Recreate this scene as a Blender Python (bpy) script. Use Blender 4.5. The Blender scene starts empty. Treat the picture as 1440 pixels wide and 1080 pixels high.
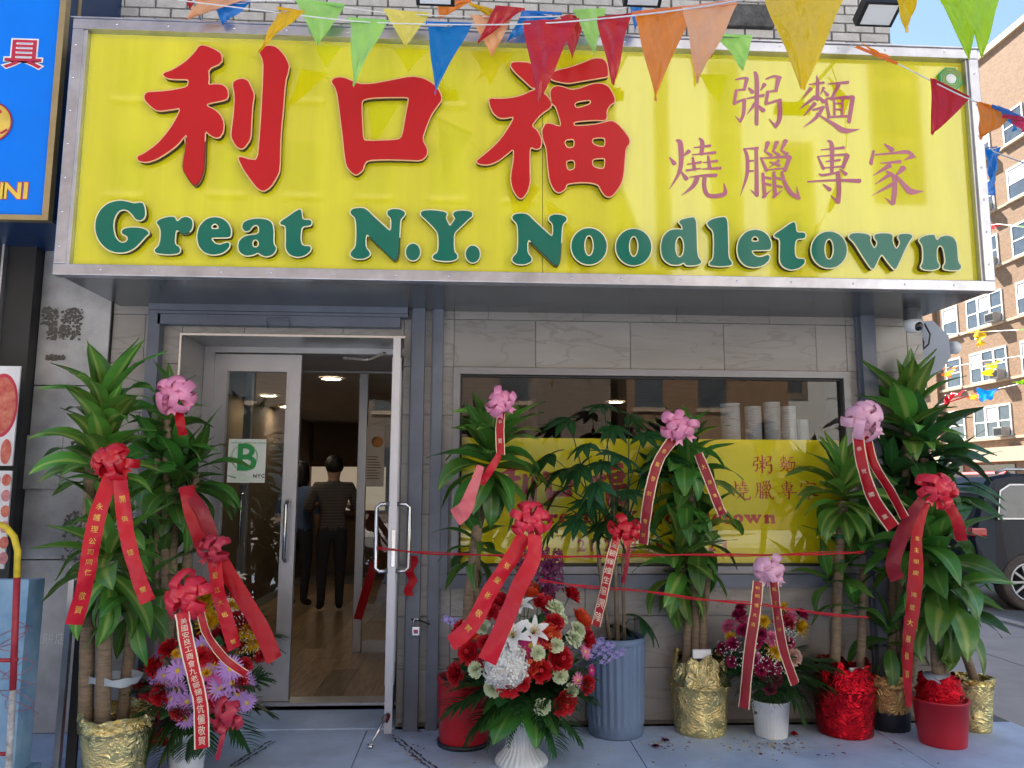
import bpy, bmesh, math, random
from mathutils import Vector, Matrix
random.seed(7)
R = math.radians
PI = math.pi
SC = bpy.context.scene
COL = SC.collection

# ------------------------------------------------------------------ camera
FPX = 1081.0                       # focal length in pixels of a 1440 px wide picture
CAM = Vector((0, 0, 1.5))
p_, y_, r_ = R(7.349), R(2.966), R(0.259)
FWD = Vector((math.sin(y_)*math.cos(p_), math.cos(y_)*math.cos(p_), math.sin(p_)))
RT0 = Vector((math.cos(y_), -math.sin(y_), 0)); UP0 = RT0.cross(FWD)
RT = RT0*math.cos(r_) + UP0*math.sin(r_); UP = UP0*math.cos(r_) - RT0*math.sin(r_)
cd = bpy.data.cameras.new('camera'); cam = bpy.data.objects.new('camera', cd); COL.objects.link(cam)
cd.sensor_width = 36; cd.lens = 36*FPX/1440; cd.clip_end = 800; cd.clip_start = 0.05
cam.matrix_world = Matrix(((RT.x, UP.x, -FWD.x, CAM.x), (RT.y, UP.y, -FWD.y, CAM.y), (RT.z, UP.z, -FWD.z, CAM.z), (0, 0, 0, 1)))
SC.camera = cam

# ------------------------------------------------------------------ sky, sun, exposure
SUN_EL = R(50); SUN_DIR = Vector((-0.45, 0.89, 0)).normalized()
w = bpy.data.worlds.new('World'); SC.world = w; w.use_nodes = True
nt = w.node_tree; bg = nt.nodes['Background']; sky = nt.nodes.new('ShaderNodeTexSky')
sky.sky_type = 'NISHITA'; sky.sun_disc = False; sky.sun_elevation = SUN_EL
sky.sun_rotation = math.atan2(SUN_DIR.x, SUN_DIR.y)
sky.air_density = 1.0; sky.dust_density = 0.4; sky.ozone_density = 1.0
nt.links.new(sky.outputs[0], bg.inputs[0]); bg.inputs[1].default_value = 0.05
sd = bpy.data.lights.new('sun', 'SUN'); sd.energy = 4.2; sd.angle = R(0.5); sd.color = (1, 0.94, 0.84)
sun = bpy.data.objects.new('sun', sd); COL.objects.link(sun)
to_sun = Vector((SUN_DIR.x*math.cos(SUN_EL), SUN_DIR.y*math.cos(SUN_EL), math.sin(SUN_EL)))
sun.rotation_euler = to_sun.to_track_quat('Z', 'Y').to_euler(); sun.location = (-20, 30, 40)
SC.view_settings.view_transform = 'Standard'; SC.view_settings.look = 'None'
SC.view_settings.exposure = 2.48; SC.view_settings.gamma = 1
SC.render.engine = 'CYCLES'
SC.cycles.max_bounces = 7; SC.cycles.transparent_max_bounces = 16; SC.cycles.use_denoising = True
SC.cycles.sample_clamp_indirect = 6

# ------------------------------------------------------------------ helpers
def ray(px, py):
    return RT*((px-720)/FPX) - UP*((py-540)/FPX) + FWD
def at(px, py, Y):                 # the point of the plane y = Y seen at this pixel of the photograph
    r = ray(px, py); return CAM + r*(Y/r.y)
def onz(px, py, z=0.0):            # the point at height z seen there
    r = ray(px, py); return CAM + r*((z-CAM.z)/r.z)
def rnd(a, b): return random.uniform(a, b)
WM = {}
def obj(name, me, mat=None, parent=None, M=None):
    o = bpy.data.objects.new(name, me); COL.objects.link(o)
    if mat is not None and me is not None and not me.materials:
        for m in (mat if isinstance(mat, (list, tuple)) else [mat]): me.materials.append(m)
    M = M or Matrix.Identity(4)
    if parent is not None:
        o.parent = parent; o.matrix_parent_inverse = WM[parent.name].inverted()
    o.matrix_basis = M; WM[o.name] = M
    return o
def tag(o, label, cat, group=None, kind=None):
    o['label'] = label; o['category'] = cat
    if group: o['group'] = group
    if kind: o['kind'] = kind
    return o
def thing(name, label, cat, loc, group=None):
    o = obj(name, None, None, None, Matrix.Translation(Vector(loc)))
    o.empty_display_size = 0.1
    return tag(o, label, cat, group)
def struct(o):
    o['kind'] = 'structure'; return o
class MB:
    def __init__(s): s.v = []; s.f = []; s.m = []; s.uv = []; s.sm = []
    def add(s, vs, fs, mi=0, uvs=None, smooth=False):
        b = len(s.v); s.v += [tuple(x) for x in vs]
        s.uv += list(uvs) if uvs else [(0, 0)]*len(vs)
        for f in fs:
            s.f.append(tuple(b+i for i in f)); s.m.append(mi); s.sm.append(smooth)
        return s
    def box(s, a, b, mi=0):
        x0, y0, z0 = a; x1, y1, z1 = b
        v = [(x0,y0,z0),(x1,y0,z0),(x1,y1,z0),(x0,y1,z0),(x0,y0,z1),(x1,y0,z1),(x1,y1,z1),(x0,y1,z1)]
        return s.add(v, [(0,3,2,1),(4,5,6,7),(0,1,5,4),(1,2,6,5),(2,3,7,6),(3,0,4,7)], mi)
    def bar(s, a, b, w, h, mi=0, up=(0, 0, 1)):   # a box beam from a to b
        a, b = Vector(a), Vector(b); d = (b-a).normalized(); u = Vector(up)
        if abs(d.dot(u)) > .95: u = Vector((0, 1, 0))
        x = d.cross(u).normalized()*(w/2); z = x.cross(d).normalized()*(h/2)
        v = [a-x-z, a+x-z, a+x+z, a-x+z, b-x-z, b+x-z, b+x+z, b-x+z]
        return s.add(v, [(0,1,2,3),(7,6,5,4),(0,4,5,1),(1,5,6,2),(2,6,7,3),(3,7,4,0)], mi)
    def tube(s, pts, rad, n=10, mi=0, cap=True):
        pts = [Vector(p) for p in pts]; k = len(pts)
        if not isinstance(rad, (list, tuple)): rad = [rad]*k
        vs = []; fs = []; ref = None
        for i, p in enumerate(pts):
            d = (pts[min(i+1, k-1)]-pts[max(i-1, 0)]).normalized()
            if ref is None:
                ref = Vector((0, 0, 1)) if abs(d.z) < .9 else Vector((1, 0, 0))
            x = (ref-d*ref.dot(d)).normalized(); ref = x; yv = d.cross(x)
            for j in range(n):
                t = 2*PI*j/n; vs.append(p+(x*math.cos(t)+yv*math.sin(t))*rad[i])
        for i in range(k-1):
            for j in range(n):
                a = i*n+j; b = i*n+(j+1) % n; fs.append((a, b, b+n, a+n))
        if cap: fs.append(tuple(range(n-1, -1, -1))); fs.append(tuple((k-1)*n+j for j in range(n)))
        return s.add(vs, fs, mi, smooth=True)
    def lathe(s, prof, c, n=32, mi=0, fn=None, cap=True):   # prof: (radius, z); fn(theta, z, r) -> r
        vs = []; fs = []; k = len(prof); c = Vector(c)
        for (r, z) in prof:
            for j in range(n):
                t = 2*PI*j/n; rr = fn(t, z, r) if fn else r
                vs.append(c+Vector((rr*math.cos(t), rr*math.sin(t), z)))
        for i in range(k-1):
            for j in range(n):
                a = i*n+j; b = i*n+(j+1) % n; fs.append((a, b, b+n, a+n))
        if cap: fs.append(tuple(range(n-1, -1, -1)))
        return s.add(vs, fs, mi, smooth=True)
    def grid(s, rows, mi=0, smooth=True, uv=True):
        n = len(rows[0]); vs = []; uvs = []; fs = []
        for i, r in enumerate(rows):
            for j, p in enumerate(r):
                vs.append(p); uvs.append((j/(n-1), i/max(1, len(rows)-1)))
        for i in range(len(rows)-1):
            for j in range(n-1):
                a = i*n+j; fs.append((a, a+1, a+n+1, a+n))
        return s.add(vs, fs, mi, uvs, smooth)
    def mesh(s, name='m'):
        me = bpy.data.meshes.new(name); me.from_pydata(s.v, [], s.f)
        me.polygons.foreach_set('material_index', s.m); me.polygons.foreach_set('use_smooth', s.sm)
        u = me.uv_layers.new(name='UVMap')
        for l in me.loops: u.data[l.index].uv = s.uv[l.vertex_index]
        me.update(); return me
    def build(s, name, mat, parent=None, M=None): return obj(name, s.mesh(name), mat, parent, M)
def box_obj(name, a, b, mat, parent=None, bevel=0.0):
    m = MB(); m.box([min(a[i], b[i]) for i in range(3)], [max(a[i], b[i]) for i in range(3)]); me = m.mesh(name)
    if bevel:
        bm = bmesh.new(); bm.from_mesh(me); bmesh.ops.bevel(bm, geom=bm.edges[:], offset=bevel, segments=2, affect='EDGES', profile=.6)
        bm.to_mesh(me); bm.free()
    return obj(name, me, mat, parent)
def smoothpts(P, it=1, closed=True):
    for _ in range(it):
        Q = []
        n = len(P)
        for i in range(n if closed else n-1):
            a, b = P[i], P[(i+1) % n]
            Q.append((a[0]*.78+b[0]*.22, a[1]*.78+b[1]*.22)); Q.append((a[0]*.22+b[0]*.78, a[1]*.22+b[1]*.78))
        if not closed: Q = [P[0]]+Q+[P[-1]]
        P = Q
    return P
def area2(P): return sum(P[i][0]*P[(i+1) % len(P)][1]-P[(i+1) % len(P)][0]*P[i][1] for i in range(len(P)))
def offset(P, d):
    if area2(P) < 0: P = P[::-1]
    out = []; n = len(P)
    for i in range(n):
        a, b, c = Vector(P[i-1]), Vector(P[i]), Vector(P[(i+1) % n])
        e1 = (b-a); e2 = (c-b)
        if e1.length < 1e-9 or e2.length < 1e-9: out.append(tuple(b)); continue
        e1.normalize(); e2.normalize()
        nn = Vector((e1.y+e2.y, -(e1.x+e2.x)))
        if nn.length < 1e-6: out.append(tuple(b)); continue
        nn.normalize(); k = max(.5, nn.dot(Vector((e1.y, -e1.x))))
        out.append(tuple(b+nn*(d/k)))
    return out
def fill_mesh(loops, depth, name='glyph'):      # 2-D loops -> filled, extruded mesh lying in x,y with z thickness
    c = bpy.data.curves.new(name, 'CURVE'); c.dimensions = '2D'; c.fill_mode = 'BOTH'; c.extrude = depth/2
    for L in loops:
        s = c.splines.new('POLY'); s.points.add(len(L)-1)
        for p, q in zip(s.points, L): p.co = (q[0], q[1], 0, 1)
        s.use_cyclic_u = True
    o = bpy.data.objects.new(name, c); COL.objects.link(o)
    me = bpy.data.meshes.new_from_object(o.evaluated_get(bpy.context.evaluated_depsgraph_get()))
    bpy.data.objects.remove(o); bpy.data.curves.remove(c); me.name = name
    return me
_gl = {}
def glyph(ch, off=0.0):            # flat letter from the built-in typeface, unit em
    if (ch, off) in _gl: return _gl[(ch, off)]
    c = bpy.data.curves.new('t', 'FONT'); c.body = ch; c.offset = off; c.resolution_u = 3
    o = bpy.data.objects.new('t', c); COL.objects.link(o)
    me = bpy.data.meshes.new_from_object(o.evaluated_get(bpy.context.evaluated_depsgraph_get()))
    r = ([tuple(v.co) for v in me.vertices], [tuple(p.vertices) for p in me.polygons])
    bpy.data.objects.remove(o); bpy.data.curves.remove(c); bpy.data.meshes.remove(me)
    _gl[(ch, off)] = r; return r
def front(Y):                      # maps glyph x,y,z to the world: x right, y up, z towards the camera
    return Matrix(((1, 0, 0, 0), (0, 0, -1, Y), (0, 1, 0, 0), (0, 0, 0, 1)))
def zto(n, roll=0.0):              # rotation taking +z to n
    return Vector(n).normalized().to_track_quat('Z', 'Y').to_matrix().to_4x4() @ Matrix.Rotation(roll, 4, 'Z')

# ------------------------------------------------------------------ materials
MT = {}
def mat(name, col, rough=.5, metal=0.0, var=.12, scale=6.0, bump=0.0, bscale=40.0, spec=.5, col2=None, coat=0.0, trans=0.0, objvar=0.0, detail=6, aniso=(1, 1, 1), emit=0.0, sheen=0.0, huevar=0.0):
    m = bpy.data.materials.new(name); m.use_nodes = True; N = m.node_tree.nodes; L = m.node_tree.links
    b = N['Principled BSDF']; b.inputs['Roughness'].default_value = rough; b.inputs['Metallic'].default_value = metal
    b.inputs['Specular IOR Level'].default_value = spec; b.inputs['Coat Weight'].default_value = coat
    tc = N.new('ShaderNodeTexCoord'); mp = N.new('ShaderNodeMapping'); mp.inputs['Scale'].default_value = aniso
    L.new(tc.outputs['Object'], mp.inputs[0])
    nz = N.new('ShaderNodeTexNoise'); nz.inputs['Scale'].default_value = scale; nz.inputs['Detail'].default_value = detail
    nz.inputs['Roughness'].default_value = .62
    L.new(mp.outputs[0], nz.inputs['Vector'])
    rp = N.new('ShaderNodeMapRange'); rp.inputs['From Min'].default_value = .32; rp.inputs['From Max'].default_value = .68
    L.new(nz.outputs['Fac'], rp.inputs['Value'])
    mx = N.new('ShaderNodeMix'); mx.data_type = 'RGBA'; L.new(rp.outputs[0], mx.inputs['Factor'])
    c2 = col2 or tuple(min(1, c*(1+var)) for c in col); c1 = col if col2 else tuple(c*(1-var) for c in col)
    mx.inputs[6].default_value = (*c1, 1); mx.inputs[7].default_value = (*c2, 1)
    out = mx.outputs[2]
    if objvar or huevar:
        oi = N.new('ShaderNodeObjectInfo'); hs = N.new('ShaderNodeHueSaturation')
        mr = N.new('ShaderNodeMapRange'); mr.inputs['To Min'].default_value = 1-objvar; mr.inputs['To Max'].default_value = 1+objvar
        L.new(oi.outputs['Random'], mr.inputs['Value']); L.new(mr.outputs[0], hs.inputs['Value'])
        if huevar:
            mh = N.new('ShaderNodeMapRange'); mh.inputs['To Min'].default_value = .5-huevar; mh.inputs['To Max'].default_value = .5+huevar
            L.new(oi.outputs['Random'], mh.inputs['Value']); L.new(mh.outputs[0], hs.inputs['Hue'])
        L.new(out, hs.inputs['Color']); out = hs.outputs[0]
    L.new(out, b.inputs['Base Color'])
    if rough > .08 and metal < .5 or var > .02:
        rr = N.new('ShaderNodeMapRange'); rr.inputs['To Min'].default_value = max(.02, rough*.85); rr.inputs['To Max'].default_value = min(1, rough*1.15)
        L.new(nz.outputs['Fac'], rr.inputs['Value']); L.new(rr.outputs[0], b.inputs['Roughness'])
    if bump:
        n2 = N.new('ShaderNodeTexNoise'); n2.inputs['Scale'].default_value = bscale; n2.inputs['Detail'].default_value = 5
        L.new(mp.outputs[0], n2.inputs['Vector'])
        bp = N.new('ShaderNodeBump'); bp.inputs['Strength'].default_value = bump; bp.inputs['Distance'].default_value = .02
        L.new(n2.outputs['Fac'], bp.inputs['Height']); L.new(bp.outputs[0], b.inputs['Normal'])
    if emit:
        b.inputs['Emission Color'].default_value = (*col, 1); b.inputs['Emission Strength'].default_value = emit
    if trans:
        tr = N.new('ShaderNodeBsdfTranslucent'); L.new(out, tr.inputs['Color'])
        ms = N.new('ShaderNodeMixShader'); ms.inputs[0].default_value = trans
        L.new(b.outputs[0], ms.inputs[1]); L.new(tr.outputs[0], ms.inputs[2])
        L.new(ms.outputs[0], N['Material Output'].inputs[0])
    MT[name] = m; return m
def glassmat(name, tint=(.9, .93, .92), f0=.09, rough=0.0):
    m = bpy.data.materials.new(name); m.use_nodes = True; N = m.node_tree.nodes; L = m.node_tree.links
    N.remove(N['Principled BSDF'])
    t = N.new('ShaderNodeBsdfTransparent'); t.inputs[0].default_value = (*tint, 1)
    g = N.new('ShaderNodeBsdfGlossy'); g.inputs['Roughness'].default_value = rough; g.inputs[0].default_value = (1, 1, 1, 1)
    lw = N.new('ShaderNodeLayerWeight'); lw.inputs[0].default_value = .5
    pw = N.new('ShaderNodeMath'); pw.operation = 'POWER'; pw.inputs[1].default_value = 5
    ma = N.new('ShaderNodeMath'); ma.operation = 'MULTIPLY_ADD'; ma.inputs[1].default_value = .6; ma.inputs[2].default_value = f0
    L.new(lw.outputs['Facing'], pw.inputs[0]); L.new(pw.outputs[0], ma.inputs[0])
    ms = N.new('ShaderNodeMixShader'); L.new(ma.outputs[0], ms.inputs[0]); L.new(t.outputs[0], ms.inputs[1]); L.new(g.outputs[0], ms.inputs[2])
    L.new(ms.outputs[0], N['Material Output'].inputs[0]); MT[name] = m; return m
def leafmat(name, c_dark, c_mid, c_stripe, stripe=.12):
    m = mat(name, c_dark, .3, var=.15, scale=9, spec=.5, objvar=.3, huevar=.018, trans=.16)
    N = m.node_tree.nodes; L = m.node_tree.links
    hs = [n for n in N if n.type == 'HUE_SAT'][0]; old = hs.inputs['Color'].links[0].from_socket
    uv = N.new('ShaderNodeUVMap'); sp = N.new('ShaderNodeSeparateXYZ'); L.new(uv.outputs[0], sp.inputs[0])
    a = N.new('ShaderNodeMath'); a.operation = 'SUBTRACT'; a.inputs[1].default_value = .5; L.new(sp.outputs[0], a.inputs[0])
    ab = N.new('ShaderNodeMath'); ab.operation = 'ABSOLUTE'; L.new(a.outputs[0], ab.inputs[0])
    mr = N.new('ShaderNodeMapRange'); mr.inputs['From Min'].default_value = stripe; mr.inputs['From Max'].default_value = stripe*.35
    L.new(ab.outputs[0], mr.inputs['Value'])
    wv = N.new('ShaderNodeTexWave'); wv.inputs['Scale'].default_value = 7; wv.bands_direction = 'X'; wv.inputs['Distortion'].default_value = .6
    L.new(uv.outputs[0], wv.inputs['Vector'])
    m0 = N.new('ShaderNodeMix'); m0.data_type = 'RGBA'; m0.inputs[7].default_value = (*c_mid, 1)
    mw = N.new('ShaderNodeMath'); mw.operation = 'MULTIPLY'; mw.inputs[1].default_value = .55
    L.new(wv.outputs['Fac'], mw.inputs[0]); L.new(mw.outputs[0], m0.inputs['Factor']); L.new(old, m0.inputs[6])
    m1 = N.new('ShaderNodeMix'); m1.data_type = 'RGBA'; m1.inputs[7].default_value = (*c_stripe, 1)
    L.new(mr.outputs[0], m1.inputs['Factor']); L.new(m0.outputs[2], m1.inputs[6]); L.new(m1.outputs[2], hs.inputs['Color'])
    return m
def veinmat(name, c1, c2, cv, scale=1.6, aniso=(.5, .5, 2.2), rough=.3):     # stone tiles with drifting veins
    m = mat(name, c1, rough, var=.1, col2=c2, scale=scale, aniso=aniso, objvar=.07)
    N = m.node_tree.nodes; L = m.node_tree.links
    hs = [n for n in N if n.type == 'HUE_SAT'][0]; old = hs.inputs['Color'].links[0].from_socket
    tc = N.new('ShaderNodeTexCoord'); oi = N.new('ShaderNodeObjectInfo'); ad = N.new('ShaderNodeVectorMath'); ad.operation = 'MULTIPLY_ADD'
    L.new(oi.outputs['Random'], ad.inputs[0]); ad.inputs[1].default_value = (9, 5, 13); L.new(tc.outputs['Object'], ad.inputs[2])
    mp = N.new('ShaderNodeMapping'); mp.inputs['Scale'].default_value = (.9, .9, 3.4); mp.inputs['Rotation'].default_value = (0, R(8), 0); L.new(ad.outputs[0], mp.inputs[0])
    nz = N.new('ShaderNodeTexNoise'); nz.inputs['Scale'].default_value = 1.7; nz.inputs['Detail'].default_value = 7; nz.inputs['Distortion'].default_value = .9
    L.new(mp.outputs[0], nz.inputs['Vector'])
    s1 = N.new('ShaderNodeMath'); s1.operation = 'SUBTRACT'; s1.inputs[1].default_value = .5; L.new(nz.outputs['Fac'], s1.inputs[0])
    s2 = N.new('ShaderNodeMath'); s2.operation = 'ABSOLUTE'; L.new(s1.outputs[0], s2.inputs[0])
    mr = N.new('ShaderNodeMapRange'); mr.inputs['From Min'].default_value = .022; mr.inputs['From Max'].default_value = 0; mr.inputs['To Max'].default_value = .5
    L.new(s2.outputs[0], mr.inputs['Value'])
    mx = N.new('ShaderNodeMix'); mx.data_type = 'RGBA'; mx.inputs[7].default_value = (*cv, 1)
    L.new(mr.outputs[0], mx.inputs['Factor']); L.new(old, mx.inputs[6]); L.new(mx.outputs[2], hs.inputs['Color'])
    return m

mat('alu', (.55, .56, .6), .38, .85, var=.12, scale=5, bump=.05)
mat('sign_alu', (.46, .47, .53), .3, .9, var=.18, scale=7, bump=.12, bscale=12)
mat('door_alu', (.5, .5, .53), .42, .7, var=.06)
mat('steel', (.62, .62, .63), .22, 1, var=.05)
mat('bluegrey', (.12, .135, .175), .42, .0, var=.16, scale=4, bump=.05)
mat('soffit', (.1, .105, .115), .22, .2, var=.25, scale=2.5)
mat('yellow', (.60, .545, .008), .04, scale=1.6, spec=.95, aniso=(3.5, 1, .35), col2=(.71, .66, .012), detail=9)
mat('panel_yellow', (.66, .56, .008), .4, spec=.15, var=.05, scale=2)
mat('red_face', (.49, .011, .015), .3, spec=.25, var=.06, scale=2)
mat('red_print', (.40, .012, .02), .2, var=.05)
mat('gold_trim', (.72, .42, .2), .4, var=.1)
mat('cream_trim', (.75, .7, .42), .4, var=.1)
mat('green_face', (.0, .135, .088), .12, spec=.4, coat=.0, var=.05)
mat('purple_print', (.36, .06, .13), .25, var=.08, spec=.8)
mat('brick_white', (.50, .49, .475), .75, var=.16, scale=14, bump=.25, bscale=50, objvar=.11)
mat('mortar', (.17, .165, .16), .95, var=.2, scale=20)
veinmat('tile', (.24, .222, .205), (.32, .30, .28), (.16, .14, .12))
mat('grout', (.16, .15, .14), .9)
mat('black', (.012, .012, .013), .45, var=.2)
mat('black_gloss', (.01, .01, .012), .12, var=.2)
mat('white', (.78, .78, .76), .45, var=.06)
mat('white_plastic', (.72, .75, .78), .35, var=.05)
mat('paper', (.7, .76, .72), .7, var=.03)
mat('grade_green', (.03, .30, .08), .6, var=.04)
glassmat('glass', (.93, .95, .95), .04)
glassmat('glass_win', (.98, .985, .985), .028)
glassmat('cup', (.82, .86, .86), .16, .15)
# ================================================================== the setting
mat('asphalt', (.16, .157, .152), .85, var=.25, scale=30, bump=.3, bscale=80)
mat('paving', (.36, .45, .60), .55, scale=3.2, bump=.1, bscale=70, detail=12, col2=(.56, .67, .84))
mat('sidewalk', (.42, .37, .33), .8, var=.12, scale=3, bump=.15, bscale=60)
mat('crack', (.06, .06, .065), .9)
YW = 5.0                            # the shop's wall plane
DX0, DX1 = at(240, 740, YW).x, at(562, 740, YW).x      # door recess in the wall
YD = 5.46                           # door plane
YS = 4.27                           # sign face plane
CORNER = at(1296, 480, YW).x
WIN = (at(636, 660, YW).x, at(1194, 560, YW).x, at(900, 806, YW).z, at(900, 520, YW).z)
SOFZ = at(700, 437, YW).z
m = MB(); m.box((-300, -300, -.6), (300, 300, -.13)); struct(m.build('street', MT['asphalt']))
# pavement: base, kerb and separate slabs
pav = struct(MB().box((-30, -2.2, -.5), (CORNER+3.2, 4.99, -.012)).box((CORNER+.02, 4.985, -.5), (CORNER+3.2, 60, -.012)).build('pavement', MT['mortar']))
yy = [-2.0, 0, 2.0, 3.55, 4.985]
for i in range(len(yy)-1):
    xs = [-7.2, -5.4, -3.75, -2.2, -.62, .95, 2.5, CORNER+.42]
    for j in range(len(xs)-1):
        box_obj('slab', (xs[j]+.003, yy[i]+.003, -.05), (xs[j+1]-.003, yy[i+1]-.003, rnd(-.001, .001)), MT['paving'], pav, .003)
for j in range(7):
    for k in range(2):
        x0 = CORNER+.42+k*1.2
        box_obj('slab', (x0+.004, 1.7+j*1.5, -.05), (x0+1.19, 3.19+j*1.5, rnd(-.012, -.004)), MT['sidewalk'], pav, .004)
box_obj('kerb', (CORNER+2.9, -2.2, -.3), (CORNER+3.05, 40, .0), MT['sidewalk'], pav, .01)
box_obj('door_step', (DX0+.001, YW-.012, -.05), (DX1-.001, YD-.071, .005), MT['paving'], pav, .004)
# gouges in the painted pavement in front of the door
for k, (a, b) in enumerate((((328, 1078), (382, 1044)), ((556, 1038), (610, 1082)))):
    pa, pb = onz(*a), onz(*b); m = MB()
    for q in range(26):
        t = q/25; p = pa.lerp(pb, t); d = (pb-pa).normalized(); n = Vector((d.y, -d.x, 0))
        for s in (-1, 1):
            c = p+n*(s*.016+rnd(-.006, .006)); r = rnd(.003, .009)
            m.add([c+d*r*2.6+Vector((0, 0, .004)), c+n*r+Vector((0, 0, .004)), c-d*r*2.6+Vector((0, 0, .004)), c-n*r+Vector((0, 0, .004))], [(0, 1, 2, 3)])
    m.build('gouge', MT['crack'], pav)

# ================================================================== the shop building
SH = thing('shop_building', 'shop front with pale veined stone tiles, glass doors and wide window under the yellow sign', 'building', (0, YW, 0))
# masses behind the cladding
BH = 7.4
def mass(a, b, name='core_wall', mt='grout', parent=SH): return box_obj(name, a, b, MT[mt], parent)
WX0, WX1, WZ0, WZ1 = WIN
LX = at(148, 600, YW).x
DTOP = at(400, 473, YW).z
yb0, yb1 = YW+.02, YW+.34
mass((LX, yb0, 0), (DX0-.012, yb1, SOFZ+.3)); mass((DX0-.012, yb0, DTOP+.012), (DX1+.012, yb1, SOFZ+.3))
mass((DX1+.012, yb0, 0), (WX0, yb1, SOFZ+.3)); mass((WX0, yb0, WZ1), (WX1, yb1, SOFZ+.3)); mass((WX0, yb0, 0), (WX1, yb1, WZ0)); mass((WX1, yb0, 0), (CORNER, yb1, SOFZ+.3))
mass((LX-.4, YW+.012, SOFZ+.3), (CORNER-.08, YW+.5, BH), 'upper_wall', 'mortar')
mass((CORNER-.3, yb1, 0), (CORNER, 14, SOFZ+.3)); mass((CORNER-.4, YW+.5, SOFZ+.3), (CORNER-.08, 14, BH), 'upper_wall', 'mortar')
mass((LX-.4, 14, 0), (CORNER-.08, 44, 17), 'added_shade_block', 'brick_white'); mass((LX-.4, YW+.5, BH-.3), (CORNER-.08, 14, BH-.01), 'roof', 'mortar')  # unseen tall block added behind the shop to shade the parked car
# facing tiles, 61 x 30.5 cm in running bond, cut to the openings
TZ = at(700, 450, YW).z; TXA = at(753.3, 480, YW).x; TW, TH = .633, .318
regions = [(LX, DX0, 0, SOFZ+.25), (DX0, DX1, DTOP, SOFZ+.25), (DX1, WX0, 0, SOFZ+.25), (WX0, WX1, WZ1, SOFZ+.25), (WX0, WX1, 0, WZ0), (WX1, CORNER, 0, SOFZ+.25)]
for r in range(-9, 2):
    z0 = TZ+(r)*TH; z1 = z0+TH; off = 0 if r % 2 else TW/2
    for c in range(-8, 6):
        x0 = TXA+off+c*TW; x1 = x0+TW
        for (a, b, lo, hi) in regions:
            xa, xb, za, zb = max(x0, a), min(x1, b), max(z0, lo), min(z1, hi)
            if xb-xa < .03 or zb-za < .03: continue
            box_obj('tile', (xa+.0017, YW+rnd(-.0012, .0012), za+.0017), (xb-.0017, YW+.02, zb-.0017), MT['tile'], SH, .0012)
# side of the building round the corner
for r in range(-9, 2):
    for c in range(6):
        z0 = TZ+r*TH; z1 = min(z0+TH, SOFZ+.25); y0 = YW+.02+c*TW
        if z0 < -.1: continue
        box_obj('tile', (CORNER, y0+.002, max(0, z0)+.002), (CORNER+.02, y0+TW-.002, z1-.002), MT['tile'], SH)
# door recess lining
rev = MB().box((DX0-.012, YW+.021, .0), (DX0, YD+.1, DTOP)).box((DX1, YW+.021, 0), (DX1+.012, YD+.1, DTOP)).box((DX0-.012, YW+.021, DTOP), (DX1+.012, YD+.1, DTOP+.012))
rev.build('reveal_lining', MT['tile'], SH)
MB().bar((DX0-.004, YW-.006, 0), (DX0-.004, YW-.006, DTOP), .012, .014).bar((DX0-.01, YW-.006, DTOP+.004), (DX1+.01, YW-.006, DTOP+.004), .012, .014).build('edge_trim', MT['steel'], SH)
# painted bricks above the sign
zb = at(200, 84, YW).z-.1; k = 0
for r in range(17):
    z0 = zb+r*.0685
    x = at(60, 40, YW).x - (.105 if r % 2 else 0)
    xe = CORNER-.08
    while x < xe:
        x1 = min(x+.205, xe)
        if x1-x > .04:
            px = rnd(0, .004)
            box_obj('brick', (x+.005, YW-px, z0+.005), (x1-.004, YW+.03, z0+.0635), MT['brick_white'], SH, .0025); k += 1
        x += .21
sa, sb_ = at(1000, 38, YW), at(1086, 10, YW); mat('stone_dark', (.10, .10, .10), .9, var=.5, scale=18, bump=.5)
box_obj('stone_lintel', (sa.x, YW-.03, sa.z), (sb_.x, YW+.02, sb_.z), MT['stone_dark'], SH, .006)
# roller-shutter guide rails and box
def rail(pxa, pxb, pytop=436, pybot=1022, d=.075):
    a = at(pxa, 700, YW-.0); b = at(pxb, 700, YW)
    m = MB(); w = b.x-a.x
    m.box((a.x, YW-d, 0.0), (b.x, YW-d+.006, SOFZ+.02)); m.box((a.x, YW-d+.006, 0), (a.x+.006, YW-.002, SOFZ+.02)); m.box((b.x-.006, YW-d+.006, 0), (b.x, YW-.002, SOFZ+.02))
    m.box((a.x-.012, YW-.03, 0), (a.x, YW-.004, SOFZ+.015))
    m.build('guide_rail', MT['bluegrey'], SH)
rail(199, 216); rail(576, 594); rail(606, 620, d=.06); rail(1216, 1236)
sx0, sx1 = at(217, 450, YW).x, at(575, 450, YW).x
sz0, sz1 = at(400, 461, YW).z, SOFZ+.03
m = MB(); hh = (sz1-sz0)
m.box((sx0, YW-.10, sz0+hh*.52), (sx1, YW-.002, sz1)); m.box((sx0, YW-.085, sz0+hh*.40), (sx1, YW-.002, sz0+hh*.51)); m.box((sx0+.05, YW-.075, sz0), (sx1-.05, YW-.002, sz0+hh*.39))
m.build('shutter_box', MT['bluegrey'], SH)
ph = at(393, 455, YW-.08); m = MB(); m.tube([ph+Vector((-.07, 0, -.03)), ph+Vector((-.07, -.04, .02)), ph+Vector((.07, -.04, .02)), ph+Vector((.07, 0, -.03))], .006, 6); m.build('shutter_handle', MT['bluegrey'], SH)
bz = sz1-.03
for q in range(9):
    c = Vector((sx0+.1+q*(sx1-sx0-.2)/8, YW-.104, bz)); MB().lathe([(.0, .006), (.008, .004), (.01, 0)], (0, 0, 0), 8, cap=False).build('bolt', MT['steel'], SH, Matrix.Translation(c) @ zto((0, -1, 0)))
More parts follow.
